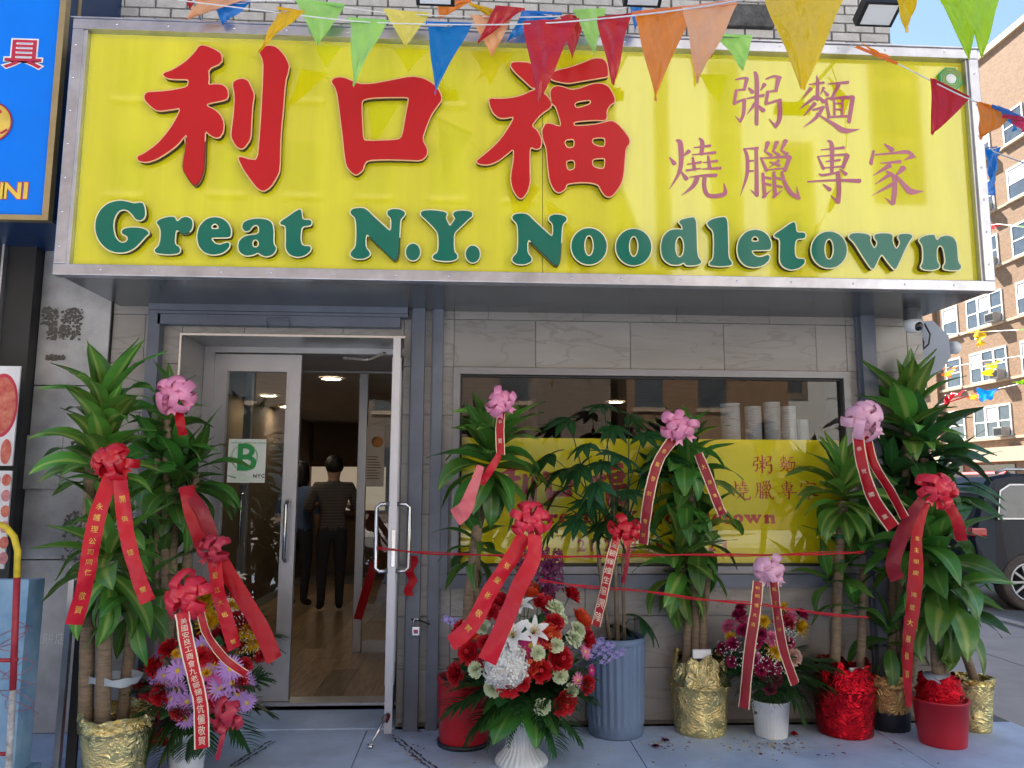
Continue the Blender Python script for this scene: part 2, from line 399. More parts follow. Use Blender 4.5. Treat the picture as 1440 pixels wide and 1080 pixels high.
# padlock on the rail
lk = at(585, 882, YW-.09); T = thing('padlock', 'small steel padlock hanging from the blue-grey shutter rail beside the door', 'padlock', lk+Vector((0, 0, -.05)))
box_obj('lock_body', lk+Vector((-.026, -.014, -.05)), lk+Vector((.026, .014, .005)), MT['steel'], T, .006)
MB().tube([lk+Vector((-.017, 0, 0)), lk+Vector((-.017, 0, .035)), lk+Vector((-.01, 0, .05)), lk+Vector((.01, 0, .05)), lk+Vector((.017, 0, .035)), lk+Vector((.017, 0, 0))], .0045, 8).build('shackle', MT['steel'], T)
MB().tube([lk+Vector((-.03, .02, .045)), lk+Vector((.03, -.01, .04)), lk+Vector((.085, -.02, .02))], .006, 8).build('bolt', MT['black'], T)
box_obj('label_plate', lk+Vector((-.014, -.0165, -.035)), lk+Vector((.014, -.0145, -.012)), MT['red_print'], T)

# ------------------------------------------------------------------ window
mat('frame_grey', (.22, .22, .235), .4, .6, var=.08)
fy = YW-.03
def frame_rect(x0, x1, z0, z1, w, ya, yb):
    m = MB(); m.box((x0, ya, z0), (x0+w, yb, z1)).box((x1-w, ya, z0), (x1, yb, z1)).box((x0+w, ya+.001, z0), (x1-w, yb-.001, z0+w)).box((x0+w, ya+.001, z1-w), (x1-w, yb-.001, z1)); return m
wf = frame_rect(WX0, WX1, WZ0, WZ1, .045, fy, YW+.08).build('window_frame', MT['frame_grey'], SH)
frame_rect(WX0+.047, WX1-.047, WZ0+.047, WZ1-.047, .012, YW+.0, YW+.05).build('gasket', MT['black'], wf)
box_obj('pane', (WX0+.04, YW+.022, WZ0+.04), (WX1-.04, YW+.026, WZ1-.04), MT['glass_win'], wf)
m = MB(); m.box((WX0-.09, YW-.055, WZ0-.085), (WX1+.12, YW+.0-.002, WZ0-.004)); m.box((WX0-.09, YW-.05, WZ0-.085), (WX0-.02, YW-.002, WZ0+.55)); m.build('window_ledge', MT['bluegrey'], SH)
# ------------------------------------------------------------------ interior
mat('int_wall', (.22, .155, .10), .7, var=.12, scale=2)
mat('int_ceil', (.5, .45, .4), .8)
mat('wood_plank', (.24, .15, .085), .3, var=.3, scale=5, aniso=(9, .8, 1), objvar=.32, detail=8, col2=(.46, .32, .19))
mat('wood_dark', (.16, .08, .04), .5, var=.25, scale=5, aniso=(1, 1, 6))
ix0, ix1, iy1, ic = LX-.36, CORNER-.33, 13.2, 2.5
FZ = .035
struct(box_obj('shop_ceiling', (ix0, yb1, ic), (ix1, iy1, ic+.1), MT['int_ceil']))
for nm, a, b in (('shop_wall', (ix0-.1, yb1+.002, 0), (ix0, iy1, ic)), ('shop_wall', (ix1, yb1+.002, 0), (ix1+.0+.02, iy1, ic)), ('shop_wall', (ix0, iy1, 0), (ix1, iy1+.1, ic))):
    struct(box_obj(nm, a, b, MT['int_wall']))
sf = struct(box_obj('shop_floor', (ix0, YD-.07, -.05), (ix1, iy1, FZ-.006), MT['grout']))
box_obj('threshold', (DX0, YD-.07, FZ-.03), (DX1, YD+.09, FZ+.012), MT['alu'], sf)
x = DX0-.6; c = 0
while x < 1.2:
    y = YD+.1-(c % 3)*.4
    while y < 11.5:
        y0 = max(y, YD+.1); y1 = y+1.2
        if y1-y0 > .05: box_obj('plank', (x+.001, y0+.001, FZ-.02), (x+.199, y1-.001, FZ+rnd(-.0005, .0005)), MT['wood_plank'], sf)
        y += 1.2
    x += .2; c += 1
# partition between window bay and the dining room seen through the door, dark passage at the back
struct(box_obj('shop_partition', (.55, 7.6, FZ), (.65, iy1, ic), MT['int_wall']))
hp = at(485, 655, 12.9)
hr = thing('serving_hatch', 'lit kitchen hatch with dark wooden frame at the back of the shop', 'hatch', (hp.x, 13.15, 1.0))
frame_rect(hp.x-.75, hp.x+.75, .95, 1.85, .09, 13.05, 13.19).build('hatch_frame', MT['wood_dark'], hr)
mat('hatch_light', (.45, .36, .26), .6, emit=.12)
box_obj('hatch_opening', (hp.x-.66, 13.16, 1.04), (hp.x+.66, 13.185, 1.76), MT['hatch_light'], hr)
mat('lamp_on', (1, .84, .62), .5, emit=9)
for i, (px, py) in enumerate(((466, 532), (378, 556), (392, 584), (416, 630), (496, 636), (866, 565), (404, 572))):
    c = onz(px, py, ic-.004)
    t = thing('downlight', 'small round recessed ceiling light glowing warm white inside the shop', 'ceiling light', c, 'downlights in the shop ceiling')
    MB().lathe([(.0, -.004), (.085, -.004), (.09, 0)], c, 20, cap=False).build('lens', MT['lamp_on'], t)
    MB().lathe([(.0905, -.001), (.098, -.012), (.112, -.008), (.114, .002)], c, 20, cap=False).build('ring', MT['white'], t)
# inner vestibule frame
YI = 7.0
vf = thing('vestibule_screen', 'aluminium and glass inner door screen standing behind the entrance', 'door screen', (-.9, YI, FZ))
zt = at(430, 524, YI).z
for a, b in ((272, 283), (335, 346), (500, 512), (556, 570)):
    xa, xb = at(a, 760, YI).x, at(b, 760, YI).x
    box_obj('mullion', (xa, YI-.03, FZ), (xb, YI+.03, ic-.02), MT['door_alu'], vf, .003)
    last = xb
box_obj('header', (at(283, 700, YI).x, YI-.028, zt), (at(556, 700, YI).x, YI+.028, zt+.055), MT['door_alu'], vf)
for a, b in ((284, 334.5), (513, 555.5)):
    box_obj('pane', (at(a, 760, YI).x, YI-.004, FZ+.01), (at(b, 760, YI).x, YI+.004, zt), MT['glass'], vf)
    box_obj('bottom_rail', (at(a, 760, YI).x, YI-.02, FZ), (at(b, 760, YI).x, YI+.02, FZ+.1), MT['door_alu'], vf)
hc = at(340, 730, YI-.05)
MB().tube([hc+Vector((0, .04, .22)), hc+Vector((0, -.03, .22)), hc+Vector((0, -.05, .19)), hc+Vector((0, -.05, -.19)), hc+Vector((0, -.03, -.22)), hc+Vector((0, .04, -.22))], .013, 10).build('handle', MT['steel'], vf)
pc = at(527, 640, YI-.01)
t = thing('notice', 'pale printed notice with an orange round picture taped to the inner glass', 'notice', pc)
mat('notice_paper', (.6, .5, .4), .6, var=.06); mat('orange_print', (.6, .22, .05), .6)
box_obj('sheet', pc+Vector((-.085, -.003, -.28)), pc+Vector((.085, 0, .26)), MT['notice_paper'], t)
MB().lathe([(0, .003), (.05, .003), (.05, 0)], (0, 0, 0), 24, cap=False).build('picture', MT['orange_print'], t, Matrix.Translation(pc+Vector((.02, -.0035, .12))) @ zto((0, -1, 0)))
m = MB()
for q in range(9): m.box(pc+Vector((-.065, -.0055, -.02-q*.024)), pc+Vector((rnd(.02, .065), -.0035, -.012-q*.024)))
m.build('text_line', MT['wood_dark'], t)

# ------------------------------------------------------------------ entrance doors
hz1 = at(350, 497, YD).z
dfx0, dfx1 = at(283, 740, YD).x, at(556, 740, YD).x
df = MB(); df.box((DX0+.003, YD-.04, FZ), (dfx0+.04, YD+.06, hz1+.05)); df.box((dfx1+.005, YD-.04, FZ), (DX1-.003, YD+.06, hz1+.05)); df.box((dfx0+.04, YD-.039, hz1), (dfx1+.005, YD+.059, hz1+.05))
df.build('door_frame', MT['door_alu'], SH)
box_obj('transom_panel', (DX0+.003, YD-.03, hz1+.052), (DX1-.003, YD+.05, DTOP-.002), MT['door_alu'], SH)
def leaf(name, width, height, M, grade=False):
    # local: hinge edge at x=0, leaf along +x, outside towards -y
    lf = frame_mesh(width, height).build(name, MT['door_alu'], SH, M)
    loc = lambda mb, n, mt: mb.build(n, MT[mt], lf, M)
    loc(MB().box((.075, -.004, .26), (width-.085, .004, height-.12)), 'pane', 'glass')
    for s in (-1, 1):
        hx = width-.045
        hm = MB().tube([(hx, s*.02, 1.32), (hx, s*.075, 1.32), (hx-.005, s*.1, 1.30), (hx-.005, s*.1, .94), (hx, s*.075, .92), (hx, s*.02, .92)], .0125, 12)
        loc(hm, 'handle', 'steel')
    return lf
def frame_mesh(w_, h_):
    m = MB(); d = .0225
    m.box((0, -d, 0), (.075, d, h_)).box((w_-.085, -d, 0), (w_, d, h_)).box((.075, -d+.001, 0), (w_-.085, d-.001, .25)).box((.075, -d+.001, h_-.11), (w_-.085, d-.001, h_))
    m.box((.075, -d-.006, .25), (.087, d+.006, h_-.11)).box((w_-.097, -d-.006, .25), (w_-.085, d+.006, h_-.11)).box((.087, -d-.005, .25), (w_-.097, d+.005, .262)).box((.087, -d-.005, h_-.122), (w_-.097, d+.005, h_-.11))
    return m
lw_ = (at(415.5, 740, YD).x-dfx0)-.04; lh_ = hz1-FZ-.025
leaf('door_leaf', lw_, lh_, Matrix.Translation((dfx0+.042, YD, FZ+.015)))
# the other leaf stands open towards the street
hx_ = at(557, 700, YD).x; near = at(553.0, 740, YD-.69).x
ang = math.atan2(-.69, near-hx_)
leaf('door_leaf', .70, lh_, Matrix.Translation((hx_, YD-.03, FZ+.015)) @ Matrix.Rotation(ang, 4, 'Z'))
# lock plate and kick-down stop on the open leaf
e = at(552.5, 800, YD-.735)
box_obj('lock_plate', (e.x-.012, e.y-.004, 1.0), (e.x+.012, e.y+.004, 1.22), MT['steel'], SH, .002)
ks = at(546, 1000, YD-.72); kb = onz(524, 1029)
MB().bar(Vector((ks.x, ks.y, .16)), Vector((ks.x-.02, ks.y-.02, .12)), .03, .03).tube([Vector((ks.x-.01, ks.y-.02, .15)), Vector((ks.x-.05, ks.y-.06, .08)), Vector((ks.x-.085, ks.y-.1, .012))], .009, 8).tube([Vector((ks.x-.085, ks.y-.1, .02)), Vector((ks.x-.088, ks.y-.103, 0))], .018, 10).build('door_stop', MT['steel'], SH)
ca = at(482, 503, YD+.02); cb = at(541, 496, YD-.2)
MB().bar(ca, ca.lerp(cb, .5)+Vector((0, .2, .0)), .025, .015).bar(ca.lerp(cb, .5)+Vector((0, .2, .0)), cb, .025, .012).build('closer_arm', MT['steel'], SH)
# restaurant grade card
gc = at(347, 648, YD-.035)
t = thing('grade_card', 'pale green card with a big green letter B taped inside the closed door leaf', 'card', gc)
gw, gh = .128, .15
box_obj('card', gc+Vector((-gw, -.002, -gh)), gc+Vector((gw, .001, gh)), MT['paper'], t)
def letters(txt, org, size, mt, parent, name='lettering', space=None, bold=0.0, Y=None):
    mb = MB(); x = 0
    for ch in txt:
        if ch == ' ': x += .35*size; continue
        v, f = glyph(ch, bold); xs = [a[0] for a in v]
        wd = max(xs)-min(xs)
        mb.add([(org.x+x+(a[0]-min(xs))*size, org.y, org.z+a[1]*size) for a in v], f)
        x += (space*size if space else wd*size+.09*size)
    return mb.build(name, MT[mt], parent)
mat('ring_green', (.55, .72, .58), .6)
MB().lathe([(.078, 0), (.078, .001), (.098, .001), (.098, 0)], (0, 0, 0), 40, cap=False).build('seal', MT['ring_green'], t, Matrix.Translation(gc+Vector((-.01, -.0025, .025))) @ zto((0, -1, 0)))
letters('B', gc+Vector((-.062, -.006, -.062)), .255, 'grade_green', t, 'grade_letter', bold=.022)
letters('SANITARY INSPECTION GRADE', gc+Vector((-.11, -.004, .118)), .0165, 'grade_green', t)
letters('NYC', gc+Vector((.05, -.004, -.115)), .034, 'black', t, bold=.03)
m = MB()
for q in range(6): m.box(gc+Vector((-.105, -.004, -.095-q*.0085)), gc+Vector((rnd(-.0, .03), -.0025, -.091-q*.0085)))
m.build('small_print', MT['ring_green'], t)

# ------------------------------------------------------------------ yellow window panel behind the glass, and cups
yp = YW+.07
pz1 = at(900, 617, yp).z
vp = thing('window_panel', 'yellow panel with red writing standing behind the lower part of the shop window', 'sign panel', ((WX0+WX1)/2, yp, WZ0))
box_obj('panel', (WX0+.048, yp, WZ0+.048), (WX1-.048, yp+.015, pz1), MT['panel_yellow'], vp)
box_obj('counter', (WX0+.05, yp+.02, WZ0-.1), (WX1-.05, yp+.42, pz1-.015), MT['white'], SH)
mat('cup_white', (.42, .45, .46), .3, var=.04, trans=.4)
for i, (px, top, wpx) in enumerate(((1028, 568, 28), (1060, 572, 24), (1087, 566, 24), (1110, 572, 22), (1130, 590, 16))):
    b = at(px, 616, yp+.12); tz = at(px, top, yp+.12).z; rr = wpx*.5*(yp+.12)/FPX
    prof = []; z = pz1-.012; n = int((tz-z)/.016)
    for q in range(n): prof += [(rr, z+q*.016), (rr*.955, z+q*.016+.004), (rr*.965, z+q*.016+.0155)]
    prof += [(rr, tz), (rr*.9, tz), (0, tz-.001)]
    o = MB().lathe(prof, (b.x, yp+.12, 0), 24).build('cup_stack', MT['cup_white'])
    tag(o, ['wide tall stack of white cups on the window counter', 'stack of pale plastic tubs beside the wide tall cup stack', 'middle stack of ribbed plastic cups behind the yellow window panel', 'stack of pale cups next to the short slim stack', 'short slim stack of cups at the end of the window counter'][i], 'cup stack', 'cup stacks behind the window')

# window lettering
# ------------------------------------------------------------------ lettering outlines (picture pixels)
def tr(P, ox, oy, s): return [(ox+x/s, oy+y/s) for x, y in P]
def pp(*a): return [(a[i], a[i+1]) for i in range(0, len(a), 2)]
def ell(cx, cy, rx, ry, n=26): return [(cx+rx*math.cos(2*PI*i/n), cy+ry*math.sin(2*PI*i/n)) for i in range(n)]
BIG = {}
BIG['li'] = [[tr(pp(597,113,625,117,660,133,685,150,686,185,630,210,634,250,630,276,660,272,690,275,708,292,713,318,704,336,628,350,624,362,655,375,680,398,694,430,692,465,678,488,660,490,640,480,618,460,616,520,614,600,606,645,590,675,576,685,560,672,540,640,527,615,530,580,540,530,545,478,535,482,505,520,465,550,420,578,380,590,348,585,341,568,370,555,420,520,460,475,495,425,522,368,480,375,425,382,400,365,375,340,370,322,380,305,430,303,500,295,545,284,552,265,549,252,500,252,462,248,443,230,490,213,540,180,575,145),80,30,2.92)],
 [tr(pp(730,268,745,255,770,249,792,258,805,285,818,315,810,360,806,440,803,495,780,528,765,537,745,525,725,490,727,455,735,400,740,320),80,30,2.92)],
 [tr(pp(838,140,848,122,880,114,910,122,940,155,960,195,955,225,944,260,935,380,925,480,922,620,910,650,885,690,855,709,830,695,800,655,775,620,752,572,765,568,800,580,832,580,840,500,848,380,855,240,856,180),80,30,2.92)]]
BIG['kou'] = [[tr(pp(80,258,90,245,120,240,150,250,190,268,240,268,310,255,400,237,450,245,490,268,515,300,523,330,505,355,480,390,460,440,443,490,465,530,462,555,440,575,380,572,300,570,225,573,212,590,205,615,180,634,160,622,140,595,132,540,125,470,115,390,105,310,95,280),440,30,2.88),
  tr(pp(200,345,208,330,240,323,310,320,385,320,392,328,378,400,368,460,360,485,340,493,220,497,207,490,203,420),440,30,2.88)]]
_f = lambda *a: tr(pp(*a), 660, 70, 4.908)
BIG['fu'] = [[_f(283,135,290,115,330,108,420,115,460,160,480,230,470,280,445,288,425,282,370,230,310,175)],
 [_f(133,358,200,362,280,358,360,340,440,300,480,300,540,350,562,395,555,420,490,465,450,510,425,548,465,580,490,630,493,675,480,700,455,705,420,690,412,720,412,840,415,930,400,990,370,1035,352,1044,330,1030,300,985,285,920,290,860,305,780,305,698,250,745,190,790,130,812,70,808,48,790,70,770,150,705,215,640,270,560,313,480,250,492,205,492,165,460,143,410)],
 [_f(553,215,570,180,610,165,680,150,780,115,850,85,900,85,925,95,945,130,950,200,940,210,850,225,760,240,680,255,620,245,570,232)],
 [_f(555,310,570,285,605,273,640,280,700,302,760,290,840,260,900,255,950,275,985,330,998,380,960,405,937,445,942,485,930,508,860,505,760,512,715,520,712,540,730,548,800,545,880,535,970,510,1010,530,1060,585,1095,635,1095,670,1070,695,1062,780,1055,870,1040,940,1000,1000,965,1033,930,1025,905,990,885,950,840,935,770,930,700,937,665,945,655,980,615,1005,580,985,550,920,538,820,530,700,505,640,498,580,510,555,525,530,560,532,600,548,625,550,628,525,605,450,590,410,568,395,557,350),
  _f(718,405,725,385,760,375,825,367,835,380,825,400,760,422,730,424), _f(648,660,665,638,712,635,722,655,718,690,690,700,665,695), _f(838,645,850,628,920,625,932,640,928,690,890,690,845,672), _f(660,800,670,782,715,778,725,800,722,840,690,855,668,845), _f(838,790,850,770,925,765,932,780,925,838,890,842,845,825)]]
_a = lambda *a: tr(pp(*a), 120, 270, 4.235); _b = lambda *a: tr(pp(*a), 480, 280, 4.235); _c = lambda *a: tr(pp(*a), 900, 290, 4.235); _d = lambda *a: tr(pp(*a), 1100, 300, 5.538)
Ge = [_a(785,163,830,172,865,200,882,240,880,275,865,285,770,285,765,295,785,320,815,328,845,318,862,312,875,325,865,350,830,378,775,388,725,375,690,335,680,280,692,220,735,175), _a(765,235,765,215,785,200,805,212,810,235)]
Gt = [_a(1292,115,1300,150,1302,180,1355,180,1355,215,1300,218,1292,260,1292,310,1305,335,1350,335,1352,360,1320,390,1270,402,1225,385,1203,350,1205,290,1205,215,1172,208,1172,190,1220,160,1260,130)]
GN = [_b(60,88,75,72,110,67,150,70,200,120,250,165,293,205,302,190,302,130,278,108,280,85,310,73,350,75,382,90,382,110,355,135,350,230,345,330,335,372,315,375,260,320,205,270,160,220,150,240,150,300,175,330,175,350,140,368,90,368,60,348,65,325,92,300,97,230,93,130,65,105)]
Go = [tr(ell(1107,272,105,108),900,290,4.235), tr(ell(1107,268,28,62),900,290,4.235)]
mv = lambda G, dx, dy: [[(x+dx, y+dy) for x, y in L] for L in G]
GREEN = [
 ('G', [_a(345,78,362,82,372,110,376,150,365,175,345,185,320,178,300,150,275,125,245,118,215,130,192,170,185,220,195,275,215,305,240,318,265,310,275,290,265,275,238,262,236,245,255,230,300,225,350,228,385,240,398,262,375,280,350,310,310,350,260,373,205,375,150,355,105,310,80,250,82,180,110,120,160,80,220,66,270,72,310,85)]),
 ('r', [_a(440,195,460,178,510,162,548,163,556,180,565,192,590,168,620,162,648,175,656,205,648,240,620,262,590,262,572,245,556,240,550,290,550,325,575,340,583,360,570,380,510,385,440,378,428,358,455,335,465,300,468,250,460,222)]),
 ('e', Ge),
 ('a', [_a(945,225,955,195,990,178,1040,172,1095,178,1125,200,1133,250,1130,320,1150,350,1130,385,1090,398,1060,388,1040,372,1010,388,965,393,930,370,922,330,935,295,975,272,1045,265,1048,225,1030,207,1005,220,990,245,965,250), _a(1005,320,1012,300,1030,295,1045,310,1045,332,1030,345,1010,340)]),
 ('t', Gt), ('N', GN), ('.', [tr(ell(430,328,42,50),480,280,4.235)]),
 ('Y', [_b(475,95,490,83,540,80,610,88,632,100,622,125,635,155,648,178,670,145,680,130,665,108,675,88,730,82,778,90,782,115,750,140,710,180,672,215,670,270,672,325,693,345,690,370,650,382,590,380,550,370,545,350,578,330,582,280,578,215,550,180,510,140,478,112)]),
 ('.', [tr(ell(783,340,42,50),480,280,4.235)]),
 ('N', mv(GN, 225.4, 7.6)), ('o', mv(Go, -334.6, -4.8)), ('o', mv(Go, -272.4, -3.7)),
 ('d', [_c(320,78,325,180,328,310,358,345,330,362,265,367,250,345,220,362,170,360,125,325,112,260,125,195,165,155,215,150,243,155,240,130,222,112,225,98,270,85), tr(ell(225,255,27,62),900,290,4.235)]),
 ('l', [_c(385,110,420,90,460,80,505,78,510,180,512,320,535,345,530,365,470,370,405,365,398,350,425,325,428,240,425,160,395,135)]),
 ('e', mv(Ge, 752.5, 17.4)), ('t', mv(Gt, 688.4, 17.6)), ('o', Go),
 ('w', [_d(488,200,510,175,570,170,640,180,662,200,655,230,675,275,692,292,712,260,712,235,688,210,690,182,740,172,810,175,832,190,828,230,840,270,862,298,885,260,890,235,872,210,880,182,930,175,975,182,985,200,955,240,920,310,880,400,855,450,840,450,790,390,748,330,725,360,695,430,680,448,660,440,600,350,545,260,520,230)]),
 ('n', [_d(1030,225,1060,200,1110,185,1155,183,1160,210,1175,230,1200,200,1250,188,1300,205,1325,250,1330,320,1335,390,1362,430,1350,455,1290,460,1225,450,1220,430,1240,400,1232,330,1220,280,1195,262,1172,285,1170,350,1175,390,1195,420,1185,445,1130,458,1065,452,1045,430,1065,395,1068,330,1062,265)])]
# brush strokes of the small characters: x, y, width triples
def st(*a): return [(a[i], a[i+1], a[i+2]) for i in range(0, len(a), 3)]
SMALL = {
'zhou': (1010,80,6.545,[st(160,210,16,240,195,24,270,205,30),st(262,205,36,240,300,28),st(245,300,25,155,310,15),st(165,308,30,145,435,28),st(140,428,24,235,395,25),st(240,393,35,232,520,33,205,592,22),st(207,597,26,153,543,5),
  st(335,140,22,355,220,42,352,620,35),st(280,288,18,315,325,40),st(425,255,42,390,310,8),st(262,385,13,415,355,30),st(340,430,36,265,530,5),st(370,455,26,415,495,42),
  st(440,205,16,510,180,22,570,195,34),st(555,195,46,530,310,30),st(540,310,25,445,325,14),st(455,322,34,438,432,28),st(433,436,22,560,400,25),st(565,398,40,565,560,42,530,640,32),st(530,645,30,466,573,5)]),
'mian': (1010,80,6.545,[st(905,175,12,915,240,30,912,395,36),st(835,255,12,970,238,28),st(850,290,36,772,388,5),st(970,285,28,942,345,10),st(970,308,10,1005,352,36),st(890,372,42,745,482,4),st(925,368,20,970,415,40),st(888,430,40,785,546,5),st(870,490,18,970,465,30),st(962,470,32,900,560,32,778,652,4),st(900,520,10,1060,620,36,1160,680,50,1295,668,6),
  st(1015,250,12,1195,235,30),st(1110,255,36,1070,330,28,1042,388,30),st(990,395,26,1020,560,30),st(1000,385,20,1238,372,36),st(1238,375,40,1203,600,36),st(1025,555,20,1200,545,22),st(1066,390,20,1070,550,20),st(1145,390,22,1136,550,22),st(1080,430,16,1130,430,16),st(1080,485,16,1130,485,16)]),
'shao': (930,180,7.2,[st(155,125,24,195,170,55,190,420,42,80,622,5),st(82,297,12,130,360,50),st(280,235,46,215,290,12),st(205,450,20,252,515,50),st(385,105,20,415,150,45,405,265,40),st(330,200,12,495,180,30),st(312,272,12,545,250,32),st(318,300,24,335,420,40),st(265,368,12,400,348,28),st(252,432,25,395,410,16),st(473,285,22,490,410,40),st(425,352,12,565,335,28),st(413,417,12,597,408,32),st(285,500,12,400,485,24,552,480,40),st(362,508,50,320,590,40,203,686,4),st(438,490,42,435,600,42,470,680,42,560,690,44,645,660,44,632,558,5)]),
'la': (930,180,7.2,[st(840,212,28,870,300,38,865,480,36,798,687,4),st(835,212,14,978,205,30),st(960,207,36,965,500,42,965,682,46),st(968,686,32,902,626,5),st(880,335,20,930,332,20),st(880,438,20,930,436,20),
  st(1078,150,48,1050,235,22),st(1045,235,18,1112,280,36),st(1168,145,46,1133,235,22),st(1128,235,18,1190,275,36),st(1258,130,48,1212,225,22),st(1208,225,18,1272,265,40),
  st(1008,303,22,1065,432,36),st(1010,308,14,1295,290,35),st(1298,298,46,1250,432,36),st(1070,425,14,1260,408,22),st(1190,330,32,1090,402,7),st(1100,345,12,1192,380,36),
  st(1028,460,30,1045,690,40),st(1030,702,32,1112,628,5),st(1050,500,22,1105,515,28),st(1050,565,22,1105,580,28),st(1138,450,32,1150,680,40),st(1135,702,32,1225,628,5),st(1160,505,22,1210,520,24),st(1160,585,22,1217,600,26),st(1218,448,28,1250,560,38,1310,660,46,1395,716,30),st(1390,716,36,1368,594,5)]),
'zhuan': (1110,180,7.2,[st(388,128,18,430,180,45,430,450,36),st(320,222,12,552,200,32),st(288,288,18,345,412,36),st(290,288,12,585,268,28),st(588,280,50,540,402,36),st(345,406,14,550,390,22),st(372,340,15,512,325,26),st(302,468,18,350,478,28,500,450,20),st(508,418,12,572,468,42),st(185,545,18,450,530,24,712,537,45),st(490,450,45,502,600,48,495,752,42),st(490,755,36,418,683,5),st(343,573,14,408,625,46)]),
'jia': (1110,180,7.2,[st(963,163,16,1038,222,56),st(853,233,28,825,360,40),st(870,272,18,1050,255,24,1200,245,40,1278,302,12),st(1245,285,50,1162,327,5),st(918,356,10,1122,342,36),st(1015,378,52,845,487,5),st(985,440,20,1060,500,46,1065,640,52,1050,762,46),st(1045,767,36,968,708,5),st(1012,475,40,865,572,5),st(1042,570,40,832,687,4),st(1155,405,62,1080,482,14),st(1080,485,25,1160,580,50,1232,645,62,1355,641,5)])}
def stroke_poly(P):
    n = len(P); out = [[], []]
    C = []
    for i in range(n-1):
        for k in range(5):
            t = k/5; a = P[max(0, i-1)]; b = P[i]; c = P[i+1]; d = P[min(n-1, i+2)]
            f = lambda j: .5*((2*b[j])+(-a[j]+c[j])*t+(2*a[j]-5*b[j]+4*c[j]-d[j])*t*t+(-a[j]+3*b[j]-3*c[j]+d[j])*t**3)
            C.append((f(0), f(1), max(3, f(2))))
    C.append(P[-1])
    L, Rr = [], []
    for i, (x, y, w_) in enumerate(C):
        a = C[max(0, i-1)]; b = C[min(len(C)-1, i+1)]; d = Vector((b[0]-a[0], b[1]-a[1])).normalized(); nn = Vector((-d.y, d.x))
        L.append((x+nn.x*w_/2, y+nn.y*w_/2)); Rr.append((x-nn.x*w_/2, y-nn.y*w_/2))
    a, b = C[0], C[-1]
    d0 = (Vector((C[0][0]-C[1][0], C[0][1]-C[1][1]))).normalized()*a[2]*.32; d1 = (Vector((b[0]-C[-2][0], b[1]-C[-2][1]))).normalized()*b[2]*.35
    L = [((L[0][0]*.7+Rr[0][0]*.3)+d0.x, (L[0][1]*.7+Rr[0][1]*.3)+d0.y)]+L+[((L[-1][0]*.7+Rr[-1][0]*.3)+d1.x, (L[-1][1]*.7+Rr[-1][1]*.3)+d1.y)]
    Rr = [((L[0][0]*0+Rr[0][0]*.7+C[0][0]*.3)+d0.x, (Rr[0][1]*.7+C[0][1]*.3)+d0.y)]+Rr+[((Rr[-1][0]*.7+C[-1][0]*.3)+d1.x, (Rr[-1][1]*.7+C[-1][1]*.3)+d1.y)]
    return L, Rr
def strokes_mesh(key, mp):          # mp(px, py, k) -> 3-D point; k lifts each stroke a hair
    ox, oy, s, S = SMALL[key]; m = MB()
    for k, P in enumerate(S):
        L, Rr = stroke_poly(P)
        m.grid([[mp(ox+a[0]/s, oy+a[1]/s, k), mp(ox+b[0]/s, oy+b[1]/s, k)] for a, b in zip(L, Rr)], smooth=False)
    return m
# ================================================================== the big sign
px_in = [(124.5, 45.4), (1355, 90.2), (1377.4, 398.5), (97.1, 373.5)]
c = [at(*q, YS) for q in px_in]
SX0, SX1 = (c[0].x+c[3].x)/2, (c[1].x+c[2].x)/2
SZ0, SZ1 = (c[2].z+c[3].z)/2, (c[0].z+c[1].z)/2
FW = .062
sg = thing('shop_sign', 'long yellow box sign with big red characters and green raised lettering in a metal frame', 'shop sign', ((SX0+SX1)/2, YS, SZ0))
seam = at(763, 250, YS).x
box_obj('panel', (SX0-.01, YS, SZ0-.01), (seam-.0015, YS+.012, SZ1+.01), MT['yellow'], sg)
box_obj('panel', (seam+.0015, YS+.0006, SZ0-.01), (SX1+.01, YS+.0126, SZ1+.01), MT['yellow'], sg)
yb = YW-.004
bx = MB(); bx.box((SX0-FW+.01, YS+.02, SZ1+FW*.5), (SX1+FW-.01, yb, SZ1+FW-.006)); bx.box((SX0-FW+.012, YS+.02, SZ0-FW+.01), (SX0-FW+.02, yb, SZ1+FW*.5)); bx.box((SX1+FW-.02, YS+.02, SZ0-FW+.01), (SX1+FW-.012, yb, SZ1+FW*.5))
bx.build('cabinet', MT['sign_alu'], sg)
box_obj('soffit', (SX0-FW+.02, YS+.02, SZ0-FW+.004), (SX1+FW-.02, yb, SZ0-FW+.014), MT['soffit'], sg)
yf = YS-.05
for nm, a, b in (('frame_rail', (SX0-FW, yf, SZ1), (SX1+FW, YS+.02, SZ1+FW)), ('frame_rail', (SX0-FW, yf, SZ0-FW), (SX1+FW, YS+.02, SZ0)), ('frame_stile', (SX0-FW, yf+.001, SZ0+.001), (SX0, YS+.02, SZ1-.001)), ('frame_stile', (SX1, yf+.001, SZ0+.001), (SX1+FW, YS+.02, SZ1-.001))):
    box_obj(nm, a, b, MT['sign_alu'], sg, .004)
MB().box((SX0-FW-.012, yf-.01, SZ1+FW), (SX1+FW+.012, YS+.1, SZ1+FW+.006)).build('flashing', MT['sign_alu'], sg)
